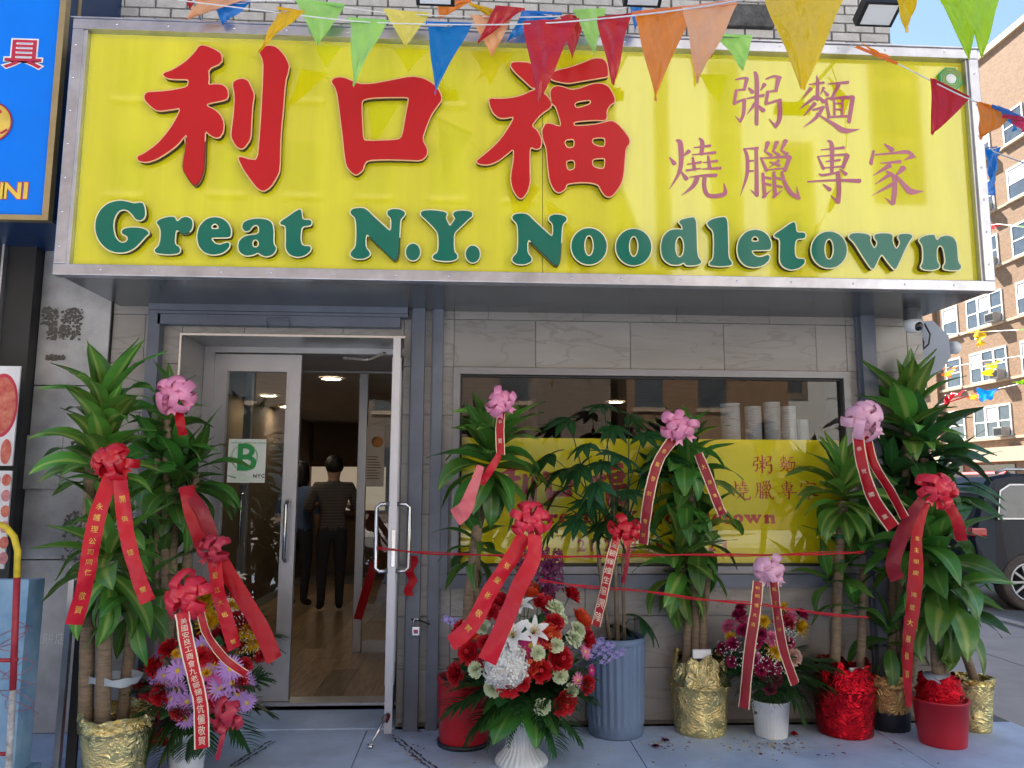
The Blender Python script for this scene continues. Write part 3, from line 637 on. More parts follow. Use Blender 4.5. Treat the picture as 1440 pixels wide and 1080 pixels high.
# inner lip of the frame: a thin light edge and the flange with its joints
for a, b in (((SX0+.0, yf+.012, SZ0), (SX0+.018, YS-.002, SZ1)), ((SX1-.012, yf+.014, SZ0), (SX1, YS-.002, SZ1))):
    box_obj('inner_lip', (a[0], a[1], a[2]+.002), (b[0], b[1], b[2]-.002), MT['alu'], sg)
rivet = MB().lathe([(0, .003), (.004, .0025), (.0065, 0)], (0, 0, 0), 8, cap=False).mesh('rivet'); rivet.materials.append(MT['steel'])
pts = []
n = 16
for q in range(n):
    x = SX0+(q+.5)*(SX1-SX0)/n; pts += [(x+rnd(-.03, .03), SZ1+FW*.55), (x+rnd(-.03, .03), SZ0-FW*.5)]
for q in range(7):
    z = SZ0+(q+.5)*(SZ1-SZ0)/7; pts += [(SX0-FW*.6, z), (SX1+FW*.5, z)]
for (x, z) in pts: obj('rivet', rivet, None, sg, Matrix.Translation((x, yf-.0005, z)) @ zto((0, -1, 0)))
# raised letters
def to2(P): return [(q.x, q.z) for q in (at(x, y, YS) for x, y in P)]
def raised(loops, depth, rim, mface, mrim, name, parent, Y, sm=1, mback='letter_backing'):
    L2 = [smoothpts(to2(L), sm) for L in loops]
    outer = offset(L2[0], rim); hol = [offset(h, -rim) for h in L2[1:]]
    me = fill_mesh([offset(L2[0], rim*.6)]+[offset(h, -rim*.6) for h in L2[1:]], depth, name); b = obj(name, me, MT[mback], parent, front(Y-depth/2-.004))
    me = fill_mesh([outer]+hol, .005, 'letter_rim'); obj('letter_rim', me, MT[mrim], b, front(Y-depth-.0068))
    me = fill_mesh(L2, .004, 'letter_face'); obj('letter_face', me, MT[mface], b, front(Y-depth-.0075))
    return b
mat('letter_backing', (.06, .035, .02), .6)
for key, nm in (('li', 'character_stroke'), ('kou', 'character_stroke'), ('fu', 'character_stroke')):
    for part in BIG[key]:
        raised(part, .03, .0062, 'red_face', 'gold_trim', nm, sg, YS)
for ch, loops in GREEN:
    raised(loops, .032, .0062, 'green_face', 'cream_trim', 'letter' if ch != '.' else 'full_stop', sg, YS, 2)
for key in SMALL:
    strokes_mesh(key, lambda x, y, k: at(x, y, YS)+Vector((0, -.0008-.00012*k, 0))).build('printed_character', MT['purple_print'], sg)
# grime streaks are in the panel material; eight-sided charm in the corner
cc = at(1337, 111, YS-.02)
T = thing('bagua_charm', 'small green eight-sided charm with a bright round mirror in the corner of the yellow sign', 'charm', cc)
mat('charm_green', (.0, .36, .12), .3); mat('charm_gold', (.6, .45, .15), .4); mat('mirror', (.9, .9, .9), .03, 1, var=.01)
Mx = Matrix.Translation(cc) @ zto((0, -1, 0)) @ Matrix.Rotation(R(22.5), 4, 'Z')
rr = 20*YS/FPX
MB().lathe([(rr, -.012), (rr, .0), (rr*.97, .003), (0, .003)], (0, 0, 0), 8).build('plate', MT['charm_green'], T, Mx)
for q, f in enumerate((.86, .72, .58)):
    MB().lathe([(rr*f, .003), (rr*f, .0055), (rr*(f-.045), .0055), (rr*(f-.045), .003)], (0, 0, 0), 8, cap=False).build('ring', MT['charm_gold'], T, Mx)
MB().lathe([(rr*.4, .003), (rr*.38, .007), (0, .008)], (0, 0, 0), 24, cap=False).build('mirror', MT['white'], T, Mx)  # the mirror's bright reflection is painted as plain white
# spotlights on arms above the sign
def spot(px, py, lab, tilt, fpx, fpy, wd=.2):
    h = at(px, py, YS-.55); f = at(fpx, fpy, YW-.05); f.z = max(f.z, SZ1+FW+.03); f.y = YS+.25
    t = thing('sign_spotlight', lab, 'spotlight', f, 'spotlights over the sign')
    MB().tube([f+Vector((0, 0, -.02)), f.lerp(h, .5)+Vector((0, 0, .05)), h+Vector((0, .05, 0))], .012, 8).build('arm', MT['steel'], t)
    M = Matrix.Translation(h) @ Matrix.Rotation(R(tilt), 4, 'X')
    m = MB(); m.box((-wd/2, -.07, -.03), (wd/2, .07, .03)); me = m.mesh('head'); hd = obj('head', me, MT['black'], t, M)
    m = MB()
    for q in range(7): m.box((-wd/2+.01+q*(wd-.04)/6, -.06, .03), (-wd/2+.02+q*(wd-.04)/6, .06, .05))
    m.build('cooling_fins', MT['black'], hd, M)
    box_obj('lens', (-wd/2+.02, -.055, -.034), (wd/2-.02, .055, -.0305), MT['white_plastic'], hd).matrix_basis = M
spot(1234, 16, 'black floodlight on a thin arm at the corner end of the sign', -25, 1196, 82)
spot(905, -12, 'black floodlight on an arm above the pale part of the sign', -25, 905, 70)
spot(612, -14, 'black floodlight on an arm above the middle red character', -25, 612, 60)
m = MB().tube([at(272, 0, YS-.2), at(284, 30, YS+.05), at(288, 48, YS+.06)], .008, 8); o = m.build('sign_stay', MT['steel']); tag(o, 'thin metal stay rod at the top edge of the yellow sign', 'rod')

# window lettering, red on the yellow panel
def wmap(k0, sx, sy, tx, ty):
    return lambda x, y, k=0: at(tx+(x-k0[0])*sx, ty+(y-k0[1])*sy, yp)+Vector((0, -.0006-.00008*k, 0))
for key, tx, ty in (('zhou', 1059, 640), ('mian', 1094, 640), ('shao', 1029, 676), ('la', 1062, 676), ('zhuan', 1094, 676), ('jia', 1126, 676)):
    ox, oy, s, S = SMALL[key]; xs = [q[0] for P in S for q in P]; ys = [q[1] for P in S for q in P]
    k0 = (ox+min(xs)/s, oy+min(ys)/s); sc = 26/((max(xs)-min(xs))/s)
    strokes_mesh(key, wmap(k0, sc, 26/((max(ys)-min(ys))/s), tx, ty)).build('printed_character', MT['red_print'], vp)
def flat_glyph(loops, fx, depth, name, mt, parent, Y):
    L2 = [smoothpts([(q.x, q.z) for q in (fx(x, y) for x, y in L)], 1) for L in loops]
    obj(name, fill_mesh(L2, depth, name), MT[mt], parent, front(Y))
for key, tx, ty, wpx, hpx, k0, k1 in (('li', 693, 652, 66, 62, (196, 68), (410, 274)), ('kou', 762, 662, 50, 44, (467, 112), (622, 252)), ('fu', 822, 650, 64, 66, (669, 86), (884, 284))):
    sx, sy = wpx/(k1[0]-k0[0]), hpx/(k1[1]-k0[1])
    for part in BIG[key]:
        flat_glyph(part, lambda x, y: at(tx+(x-k0[0])*sx, ty+(y-k0[1])*sy, yp), .001, 'printed_character', 'red_print', vp, yp-.001)
s_ = .258
for ch, loops in GREEN:
    flat_glyph(loops, lambda x, y: at(745+(x-137)*.286, 717+((y-(x-137)*.02)-285)*.262, yp), .001, 'printed_letter', 'red_print', vp, yp-.001)
DIG = at(812, 775, yp); sz = .105
letters('212-349-0923', DIG+Vector((0, -.0012, 0)), sz, 'red_print', vp, 'telephone_number', space=.82, bold=.025)
# ================================================================== surroundings
mat('brick_tan', (.21, .128, .076), .85, var=.22, scale=9, bump=.2, bscale=30, col2=(.275, .175, .108))
mat('brick_dark', (.10, .075, .06), .85, var=.2, scale=5)
mat('stone_trim', (.40, .31, .23), .8, var=.1)
mat('win_glass', (.06, .075, .09), .06, var=.3, scale=3, spec=.8)
mat('curtain', (.62, .6, .56), .8, var=.12, scale=6, aniso=(6, 6, .4))
mat('ac_grey', (.28, .27, .25), .6)
mat('awning_red', (.5, .02, .035), .6)
# brick courses drawn by the material of far walls (too fine there to pick apart)
def coursed(m, c_mortar, sx=4.0):
    N = m.node_tree.nodes; L = m.node_tree.links; b = N['Principled BSDF']; old = b.inputs['Base Color'].links[0].from_socket
    tc = N.new('ShaderNodeTexCoord'); sp = N.new('ShaderNodeSeparateXYZ'); L.new(tc.outputs['Object'], sp.inputs[0])
    ad = N.new('ShaderNodeMath'); L.new(sp.outputs[0], ad.inputs[0]); L.new(sp.outputs[1], ad.inputs[1])
    cb = N.new('ShaderNodeCombineXYZ'); L.new(ad.outputs[0], cb.inputs[0]); L.new(sp.outputs[2], cb.inputs[1])
    br = N.new('ShaderNodeTexBrick'); br.inputs['Scale'].default_value = sx; br.inputs['Mortar Size'].default_value = .018; br.inputs['Color1'].default_value = (1, 1, 1, 1); br.inputs['Color2'].default_value = (.72, .7, .68, 1); br.inputs['Mortar'].default_value = (*c_mortar, 1)
    L.new(cb.outputs[0], br.inputs['Vector'])
    mx = N.new('ShaderNodeMix'); mx.data_type = 'RGBA'; mx.blend_type = 'MULTIPLY'; mx.inputs['Factor'].default_value = 1
    L.new(old, mx.inputs[6]); L.new(br.outputs[0], mx.inputs[7]); L.new(mx.outputs[2], b.inputs['Base Color'])
coursed(MT['brick_tan'], (1.0, .95, .9), 3.2)
# apartment house across the side street; its front runs away from us along y at x = AX
AX = 28.0
AB = thing('apartment_building', 'sunlit tan brick apartment house with white sash windows and air conditioners across the street', 'building', (AX, 44, 0))
roofz = CAM.z + (679-22)/FPX*(AX/((1440-664)/FPX))
box_obj('wall', (AX, 22, -.1), (AX+16, 62, roofz), MT['brick_tan'], AB)
box_obj('parapet', (AX-.15, 21.9, roofz-.25), (AX+.3, 62.1, roofz+.12), MT['stone_trim'], AB)
rows = [4.9, 7.95, 11.0, 14.05, 17.1, 20.15]
for z in rows:
    box_obj('band_course', (AX-.07, 22, z-.98), (AX+.02, 62, z-.84), MT['stone_trim'], AB)
def win(y, z, w_, h_, n, ac=False):
    f = MB(); x0 = AX-.05
    f.box((x0, y-w_/2, z-h_/2), (AX+.02, y-w_/2+.09, z+h_/2)).box((x0, y+w_/2-.09, z-h_/2), (AX+.02, y+w_/2, z+h_/2)).box((x0, y-w_/2+.09, z-h_/2), (AX+.02, y+w_/2-.09, z-h_/2+.1)).box((x0, y-w_/2+.09, z+h_/2-.1), (AX+.02, y+w_/2-.09, z+h_/2))
    for k in range(1, n): yk = y-w_/2+k*w_/n; f.box((x0-.01, yk-.07, z-h_/2+.1), (AX+.02, yk+.07, z+h_/2-.1))
    for k in range(n):
        a = y-w_/2+k*w_/n+.09; b = a+w_/n-.18; f.box((x0+.012, a, z-.03), (AX+.02, b, z+.04))
    o = f.build('window', MT['white'], AB)
    for k in range(n):
        a = y-w_/2+k*w_/n+.06; b = a+w_/n-.12
        box_obj('pane', (AX-.02, a, z-h_/2+.08), (AX+.015, b, z), MT['win_glass'], o)
        box_obj('pane', (AX-.018, a, z), (AX+.015, b, z+h_/2-.08), MT['curtain' if random.random() < .4 else 'win_glass'], o)
    box_obj('sill', (AX-.16, y-w_/2-.1, z-h_/2-.12), (AX+.01, y+w_/2+.1, z-h_/2), MT['stone_trim'], o)
    if ac:
        box_obj('air_conditioner', (AX-.5, y-w_/2+.15, z-h_/2+.02), (AX-.02, y-w_/2+.85, z-h_/2+.5), MT['ac_grey'], AB, .02)
        g = MB()
        for q in range(7): g.box((AX-.515, y-w_/2+.2+q*.09, z-h_/2+.08), (AX-.5, y-w_/2+.24+q*.09, z-h_/2+.44))
        g.build('grille', MT['black'], AB)
yv = lambda px: AX/((px-664)/FPX)
for z in rows:
    for (ya, w_, n, ac) in ((39.9, 3.0, 3, True), (42.9, 1.4, 1, False), (47.0, 2.6, 2, False), (50.4, 1.5, 1, True), (53.6, 2.4, 2, False), (36.6, 1.5, 1, False), (33.4, 3.0, 3, True)):
        win(ya, z, w_, 1.75, n, ac)
box_obj('pier', (AX-.22, 44.3, 0), (AX+.02, 45.0, roofz-.3), MT['brick_tan'], AB)
# ground-floor shops of that house
box_obj('shop_band', (AX-.3, 22, 2.75), (AX+.02, 62, 3.5), MT['stone_trim'], AB)
for k in range(7):
    y0 = 30+k*4.2
    box_obj('shop_opening', (AX-.06, y0, .1), (AX+.015, y0+3.5, 2.6), MT['win_glass'], AB)
aw = thing('red_awning', 'red shop awning with white letters on the apartment house across the street', 'awning', (AX-.6, 40.5, 2))
ya, yb_ = yv(1440), yv(1374)
z0a = CAM.z+(679-703)/FPX*40; z1a = CAM.z+(679-676)/FPX*40+.15
MB().add([(AX-.05, ya, z1a+.5), (AX-.05, yb_, z1a+.5), (AX-1.2, yb_, z1a-.2), (AX-1.2, ya, z1a-.2), (AX-1.2, yb_, z1a-.75), (AX-1.2, ya, z1a-.75), (AX-.05, ya, z1a+.45), (AX-.05, yb_, z1a+.45)], [(0, 1, 2, 3), (3, 2, 4, 5), (0, 3, 5, 6), (1, 7, 4, 2)]).build('canopy', MT['awning_red'], aw)
v, f = glyph('V', .02); m = MB(); m.add([(AX-1.206, 40.6-q[0]*.7, z1a-.72+q[1]*.62) for q in v], f); v, f = glyph('I', .02); m.add([(AX-1.206, 39.95-q[0]*.7, z1a-.72+q[1]*.62) for q in v], f); m.build('lettering', MT['white'], aw)
# low barriers in front of those shops
for k, px in enumerate((1352, 1398)):
    g = Vector((AX-7, (AX-7)/((px-664)/FPX), -.13)); t = thing('street_barrier', ['pale yellow slatted street dining barrier behind the tall plant' , 'pale street dining barrier beside the parked car'][k], 'barrier', g)
    mat('barrier%d' % k, (.62, .52, .34), .7)
    MB().box(g+Vector((-.08, -1.6, .05)), g+Vector((-.03, 1.6, .2))).box(g+Vector((-.08, -1.6, 1.0)), g+Vector((.08, 1.6, 1.08))).build('rail', MT['barrier%d' % k], t)
    for q in range(14): box_obj('slat', g+Vector((-.05, -1.58+q*.235, 0)), g+Vector((.0, -1.42+q*.235, 1.0)), MT['barrier%d' % k], t)

mat('concrete_light', (.5, .47, .43), .85, var=.1)
mat('brick_pale', (.17, .13, .105), .85, var=.15, scale=9)
struct(box_obj('far_pavement', (-60, -15.1, -.12), (60, -9.6, .0), MT['concrete_light']))
# buildings across the street behind the photographer: seen only as reflections in the sign and the glass; the pale last one is added
def backblock(x0, x1, y, h, mt, lab, bays=None):
    t = thing('street_building', lab, 'building', ((x0+x1)/2, y, 0), 'houses across the street')
    box_obj('wall', (x0, y-8, -.1), (x1, y, h), MT[mt], t)
    xs = x0+1.1
    for (ba, bb, z0_, z1_) in bays or ():  # dark bays added to show as columns in the sign's reflection
        w_ = box_obj('reflection_bay', (ba, y-.02, z0_), (bb, y+.05, z1_), MT['brick_pale'], t)
        for r in range(int((z1_-z0_)/2.6)): box_obj('pane', (ba+.25, y+.02, z0_+.3+r*2.6), (bb-.25, y+.07, z0_+2.3+r*2.6), MT['win_glass'], w_)
    while xs < x1-1 and not bays:
        for r in range(int((h-3.5)/3.2)):
            z = 4.2+r*3.2; w_ = box_obj('window', (xs-.5, y-.02, z), (xs+.5, y+.03, z+1.7), MT['win_glass'], t)
            box_obj('sill', (xs-.6, y-.0, z-.15), (xs+.6, y+.09, z-.005), MT['stone_trim'], w_)
        xs += 2.3
    box_obj('shop_window', (x0+.5, y-.02, .4), (x1-.5, y+.04, 2.8), MT['win_glass'], t)
    box_obj('cornice', (x0-.1, y-.1, h-.02), (x1+.1, y+.35, h+.5), MT['stone_trim'], t)
backblock(-26, -9, -15.5, 17, 'brick_pale', 'tall brick tenement across the street mirrored in the glass')
backblock(-8.9, 4.6, -15.2, 17, 'brick_pale', 'brick corner tenement across the street mirrored in the glass')
backblock(5.2, 11.4, -17, 7.6, 'brick_tan', 'low tan brick house across the street mirrored in the shop window')
mat('reflector_white', (.56, .55, .53), .8, var=.05)  # for the unseen block added so its pale reflection washes over the sign
backblock(5.4, 40, -21, 25, 'reflector_white', 'unseen pale block added across the street to lighten the reflection in the sign', bays=[(9.6, 10.9, 3, 19), (11.9, 13.9, 5, 15.5), (16.4, 18.6, 13, 21), (7.3, 7.9, 4, 21)])

# ------------------------------------------------------------------ neighbour on the left
mat('metal_wall', (.24, .235, .235), .5, .25, var=.3, scale=2.6, bump=.12, bscale=14, col2=(.50, .50, .51), detail=12)
mat('metal_stain', (.10, .09, .08), .8, var=.5, scale=30)
mat('blue_sign', (.0, .19, .82), .35, spec=.2, var=.03)
mat('gold_frame', (.42, .33, .17), .35, .7, var=.12)
mat('blue_side', (.003, .03, .10), .4)
NB = thing('neighbour_building', 'grimy grey metal-clad wall of the next shop', 'building', (LX-1, YW, 0))
nx0 = at(38, 700, YW).x; nx1 = at(140, 700, YW).x
zs = [0, 1.02, 2.1, 3.2]
for i in range(3): box_obj('metal_panel', (nx0, YW-.03, zs[i]+.003), (nx1, YW+.3, zs[i+1]-.003), MT['metal_wall'], NB, .003)
box_obj('downpipe', (nx1+.003, YW-.02, 0), (LX-.003, YW+.3, 3.2), MT['black'], NB)
box_obj('dark_column', (at(0, 600, YW).x-.9, YW-.12, 0), (nx0-.003, YW+.3, 3.2), MT['black'], NB)
box_obj('column_edge', (at(16, 450, YW).x, YW-.16, 0), (at(19, 450, YW).x, YW-.121, 3.2), MT['alu'], NB)
box_obj('upper_wall', (-26, YW+.05, 3.2), (LX-.41, 14, BH-1.5), MT['mortar'], NB)
box_obj('lower_wall', (-16, YW+.05, 0), (at(0, 600, YW).x-.9, 14, 3.2), MT['black'], NB)
ea = at(28, 612, YW-.03); eb = at(84, 688, YW-.03)
o = box_obj('meter_door', (ea.x, YW-.05, eb.z), (eb.x, YW-.031, ea.z), MT['metal_wall'], NB, .004)
MB().lathe([(.012, 0), (.012, .012), (0, .012)], (0, 0, 0), 12).build('latch', MT['black'], NB, Matrix.Translation(Vector((eb.x-.03, YW-.05, (ea.z+eb.z)/2))) @ zto((0, -1, 0)))
for (a, b, c2, d2) in ((60, 433, 81, 456), (88, 434, 116, 456), (84, 458, 112, 478), (68, 453, 80, 478), (66, 500, 90, 506), (92, 720, 118, 790)):   # scorched glue marks left by old notices
    p, q = at(a, b, YW-.031), at(c2, d2, YW-.031); m = MB()
    for k in range(110):
        x, z, r = rnd(p.x, q.x), rnd(q.z, p.z), rnd(.002, .014)
        m.add([(x+r*rnd(.6, 1.4)*math.cos(t), YW-.0312-.00003*k, z+r*rnd(.6, 1.2)*math.sin(t)) for t in (0, 1.2, 2.5, 3.8, 5.1)], [(0, 1, 2, 3, 4)])
    m.build('glue_mark', MT['metal_stain'], NB)
m = MB()
for w_ in ('Boos',): pass
mk = at(88, 662, YW-.032)
letters('BooDS', mk, .065, 'white', NB, 'graffiti', bold=-.012)
letters('肉餅店', at(43, 905, YW-.032), .075, 'paper', NB, 'old_lettering', bold=-.01)
# blue sign
YB = 4.36
b1, b2 = at(100, 2, YB), at(69, 305, YB); bxr = (b1.x+b2.x)/2; bz0 = b2.z
BS = thing('blue_sign', 'bright blue shop sign with gold frame and red and yellow writing', 'shop sign', (bxr-1, YB, bz0))
box_obj('panel', (bxr-2.2, YB, bz0+.005), (bxr-.03, YB+.012, bz0+1.75), MT['blue_sign'], BS)
MB().box((bxr-.035, YB-.03, bz0), (bxr, YB+.02, bz0+1.8)).box((bxr-2.2, YB-.029, bz0-.03), (bxr, YB+.02, bz0)).build('frame', MT['gold_frame'], BS)
sx = bxr+.0
m = MB().box((bxr-.008, YB+.021, bz0), (bxr-.001, YW-.01, bz0+1.8)).box((bxr-2.2, YB+.021, bz0-.02), (bxr-.009, YW-.01, bz0-.012)); m.build('cabinet_side', MT['blue_side'], BS)
MB().box((bxr-.012, YB+.10, bz0), (bxr+.004, YB+.13, bz0+1.8)).build('corner_trim', MT['gold_frame'], BS)
mat('sign_white', (.8, .8, .8), .3); mat('sign_yellow', (.8, .55, .08), .3); mat('sign_red', (.5, .02, .06), .3)
def big_char(ch, px, py, hpx, mt, off, Y, parent, nm, sy=1.0, sxx=1.0):
    v, f = glyph(ch, off); xs = [q[0] for q in v]; ys = [q[1] for q in v]; s = hpx*YB/FPX/(.9 if ord(ch) > 255 else .7)
    o_ = at(px, py, Y); cx, cy = (max(xs)+min(xs))/2, (max(ys)+min(ys))/2
    MB().add([(o_.x+(q[0]-cx)*s*sxx, Y, o_.z+(q[1]-cy)*s*sy) for q in v], f).build(nm, MT[mt], parent)
big_char('具', 33, 76, 44, 'sign_white', .05, YB-.002, BS, 'character_outline', 1, 1.15); big_char('具', 33, 76, 44, 'sign_red', .012, YB-.004, BS, 'character', 1, 1.15)
for k, ch in enumerate('INI'):
    px = (5, 19, 38)[k]-2; big_char(ch, px, 268, 23, 'sign_red', .06, YB-.002, BS, 'letter_outline', 1, 1.1); big_char(ch, px, 268, 23, 'sign_yellow', .03, YB-.004, BS, 'letter', 1, 1.1)
cc = at(-14, 172, YB-.004); r0 = 31*YB/FPX
Mx = Matrix.Translation(cc) @ zto((0, -1, 0))
MB().lathe([(r0, 0), (r0, .003), (0, .003)], (0, 0, 0), 48).build('disc_rim', MT['sign_red'], BS, Mx); MB().lathe([(r0*.93, .0032), (r0*.93, .005), (0, .005)], (0, 0, 0), 48).build('disc', MT['sign_yellow'], BS, Mx)
m = MB(); o_ = at(0, 157, YB-.0105); m.add([o_+Vector((.01*math.cos(t), 0, .012*math.sin(t))) for t in [k*.63 for k in range(10)]], [tuple(range(10))]); m.tube([at(-6, 186, YB-.012), at(2, 187, YB-.012), at(10, 182, YB-.012)], .006, 6); m.build('disc_mark', MT['sign_red'], BS)
# posters
mat('poster_white', (.68, .66, .66), .3); mat('meat_red', (.45, .035, .03), .4, var=.6, scale=25, col2=(.6, .2, .12)); mat('meat_pink', (.55, .2, .22), .4, var=.3, scale=25)
p0 = at(29, 515, 4.55); p1_ = at(20, 655, 4.55)
T = thing('food_poster', 'white poster with a large red oval dish picture beside the metal wall', 'poster', (p0.x-.2, 4.55, p1_.z))
box_obj('board', (p0.x-.5, 4.55, p1_.z), (p0.x, 4.562, p0.z), MT['poster_white'], T)
def oval(px, py, rx, ry, Y, mt, parent, nm):
    c = at(px, py, Y); n = 28
    MB().add([c]+[c+Vector((rx*Y/FPX*math.cos(2*PI*k/n), 0, ry*Y/FPX*math.sin(2*PI*k/n))) for k in range(n)], [(0, k+1, (k+1) % n+1) for k in range(n)]).build(nm, MT[mt], parent)
oval(2, 570, 22, 44, 4.548, 'sign_red', T, 'dish_rim'); oval(2, 570, 19, 39, 4.545, 'meat_red', T, 'dish'); oval(8, 635, 7, 17, 4.546, 'meat_red', T, 'small_dish')
p0 = at(17, 662, 4.5); p1_ = at(8, 800, 4.5)
T = thing('menu_board', 'white menu board with rows of pink and red food pictures below the oval poster', 'menu board', (p0.x-.2, 4.5, p1_.z))
box_obj('board', (p0.x-.5, 4.5, p1_.z), (p0.x, 4.512, p0.z), MT['poster_white'], T)
for r in range(6):
    for c_ in range(3): oval(9-c_*15-r*.9, 675+r*22, 6, 8, 4.497, 'meat_pink' if (r+c_) % 2 else 'meat_red', T, 'food_picture')
# blue cart board, hand truck, leaning pole
mat('cart_blue', (.13, .27, .43), .7, var=.2, scale=6, col2=(.27, .42, .55), detail=10); mat('scrawl', (.45, .08, .1), .7)
ga = at(41, 815, 3.95); gb = at(36, 1055, 3.95)
T = thing('blue_cart', 'worn pale blue wooden cart side scrawled with red lines', 'cart', (ga.x-.3, 4.1, 0))
box_obj('side_board', (ga.x-.6, 3.95, .12), (ga.x, 4.0, ga.z), MT['cart_blue'], T, .004); box_obj('end_board', (ga.x-.05, 4.001, .12), (ga.x-.002, 4.1, ga.z-.01), MT['cart_blue'], T, .004)
box_obj('floor_board', (ga.x-.62, 3.9, .06), (ga.x+.03, 4.14, .118), MT['cart_blue'], T, .004)
for (dx, dy) in ((-.5, 4.0), (-.06, 4.0), (-.5, 4.1)): MB().tube([(ga.x+dx-.015, dy, .031), (ga.x+dx+.015, dy, .031)], .03, 12).build('wheel', MT['black'], T)
m = MB()
for k in range(3):
    c0 = at(20+k*3, 890+k*45, 3.947); m.tube([c0+Vector((.05*math.sin(t*2.3+k)*(1+.2*t), -.001*k, .055*math.cos(t*1.7)-.006*t)) for t in [q*.35 for q in range(17)]], .0014, 4)
m.build('scrawl', MT['scrawl'], T)
mat('truck_yellow', (.62, .45, .02), .5, var=.25, scale=20); mat('truck_red', (.35, .02, .03), .5, var=.25, scale=20); mat('truck_worn', (.4, .38, .36), .6, var=.5, scale=25)
T = thing('hand_truck', 'hand truck with chipped yellow and red bent tube handle in front of the blue cart', 'hand truck', onz(-6, 1115))
Yh = 3.7
hp_ = [(-40, 740), (-8, 735), (8, 741), (20, 755), (25, 775), (24, 812)]
MB().tube([at(x, y, Yh) for x, y in hp_], .0145, 12).build('handle', MT['truck_yellow'], T)
MB().tube([at(24, 812, Yh), at(18, 970, Yh)], .0142, 12).build('side_rail', MT['truck_red'], T)
e1 = at(12, 1080, Yh); MB().tube([at(18, 970, Yh), e1, Vector((e1.x-.01, Yh, 0.0))], .014, 12).build('lower_rail', MT['truck_worn'], T)
MB().tube([at(-62, 800, Yh), Vector((e1.x-.36, Yh, 0))], .014, 12).build('side_rail', MT['truck_red'], T)
for zc in (.3, .7): MB().tube([(e1.x-.35, Yh, zc), (e1.x+.0, Yh, zc)], .009, 8).build('cross_bar', MT['truck_red'], T)
mat('pole_alu', (.5, .52, .55), .35, .8); 
a, b = at(104, 797, 4.5), onz(78, 1100); b = Vector((b.x, b.y, 0))
T = thing('leaning_pole', 'square aluminium pole leaning against the metal wall behind the gold pot', 'pole', b)
MB().bar(b, a, .03, .03).build('pole', MT['pole_alu'], T)
MB().bar(b+Vector((.06, .02, 0)), a+Vector((.055, .02, -.01)), .05, .02).build('pole', MT['black'], T)
box_obj('sticker', a+Vector((-.02, -.024, -.07)), a+Vector((.03, -.021, -.03)), MT['white'], T)

# ------------------------------------------------------------------ dome camera and grey lamp box at the corner
c0 = at(1283, 440, YW-.28)
T = thing('dome_camera', 'white security camera with dark eye hanging under the end of the sign', 'camera', c0)
mat('cam_dark', (.09, .09, .10), .35); 
MB().lathe([(.05, .12), (.05, .1), (.052, .04), (.055, -.02), (.055, -.05)], c0, 24).build('housing', MT['cam_dark'], T)
h = c0+Vector((0, 0, -.075)); m = MB(); m.lathe([(.054, .025), (.056, 0), (.05, -.03), (.034, -.05), (0, -.057)], h, 24); m.build('dome', MT['white_plastic'], T)
MB().lathe([(0, .012), (.024, .01), (.03, 0), (.03, -.02)], (0, 0, 0), 20, cap=False).build('eye', MT['black_gloss'], T, Matrix.Translation(h+Vector((.012, -.044, -.022))) @ zto((.15, -1, -.35)))
mat('lampbox', (.26, .30, .36), .5, var=.06); 
g = thing('octagonal_box', 'grey octagonal metal lamp box fixed at the corner beyond the camera', 'lamp box', at(1320, 490, 5.15))
P = [(1297, 452), (1312, 451), (1334, 472), (1337, 502), (1322, 524), (1308, 528), (1296, 520)]
fr = [at(x, y, 5.08) for x, y in P]; bk = [q+Vector((.02, .3, 0)) for q in fr]; n = len(P)
MB().add(fr+bk, [tuple(range(n))]+[(i, i+n, (i+1) % n+n, (i+1) % n) for i in range(n)]+[tuple(range(2*n-1, n-1, -1))]).build('body', MT['lampbox'], g)
c1 = at(1337, 489, 5.2); MB().lathe([(.045, 0), (.045, .04), (.035, .055), (0, .06)], (0, 0, 0), 20).build('end_cap', MT['white_plastic'], g, Matrix.Translation(c1) @ zto((1, 0, 0)))
MB().tube([at(1300, 455, 5.05), at(1308, 470, 5.04), at(1306, 484, 5.04), at(1297, 492, 5.05)], .006, 6).tube([at(1294, 470, 5.05), at(1299, 482, 5.04), at(1297, 492, 5.05)], .006, 6).build('cable', MT['black'], g)

# ------------------------------------------------------------------ parked car
mat('car_paint', (.012, .016, .03), .3, .0, var=.05, spec=.2); mat('car_dark', (.02, .02, .022), .5); mat('tyre', (.09, .075, .065), .85, var=.3, scale=20); mat('rim_alu', (.5, .5, .52), .35, .8); mat('tail_red', (.5, .01, .02), .15, coat=.8)
cx, cy, cz = 6.62, 10.0, -.13
CR = thing('parked_car', 'dark blue sports utility car parked at the kerb of the side street', 'car', (cx+2.3, cy+.95, cz))
side = [(0.05, .62), (.0, .95), (.08, 1.12), (.28, 1.6), (.42, 1.74), (.7, 1.79), (2.2, 1.78), (2.75, 1.68), (3.45, 1.2), (4.35, 1.06), (4.62, .85), (4.65, .5), (4.5, .32), (4.12, .30)]
def arch(c_, r=.42, n=9): return [(c_+r*math.cos(PI*k/(n-1)), .33+r*math.sin(PI*k/(n-1))) for k in range(n)]
prof = side+arch(3.72)+[(3.2, .28), (1.3, .28)]+arch(.72)+[(.25, .4)]
m = MB(); ys = (0.0, .06, .3, .95, 1.6, 1.84, 1.9); n = len(prof)
def sec(k):
    y = ys[k]; inset = (.0, .0, .0, .0, .0, .0, .0)[k]; out = []
    for (x, z) in prof:
        t = max(0, (z-.95)/.85); yy_ = y+(0.95-y)/.95*.17*t if abs(y-.95) > .01 else y
        e = .035 if k in (0, 6) else 0
        xx = x+(e if x < 2.3 else -e); zz = z-(e if z > .9 else 0)
        out.append((cx+xx, cy+yy_, cz+zz))
    return out
S = [sec(k) for k in range(7)]
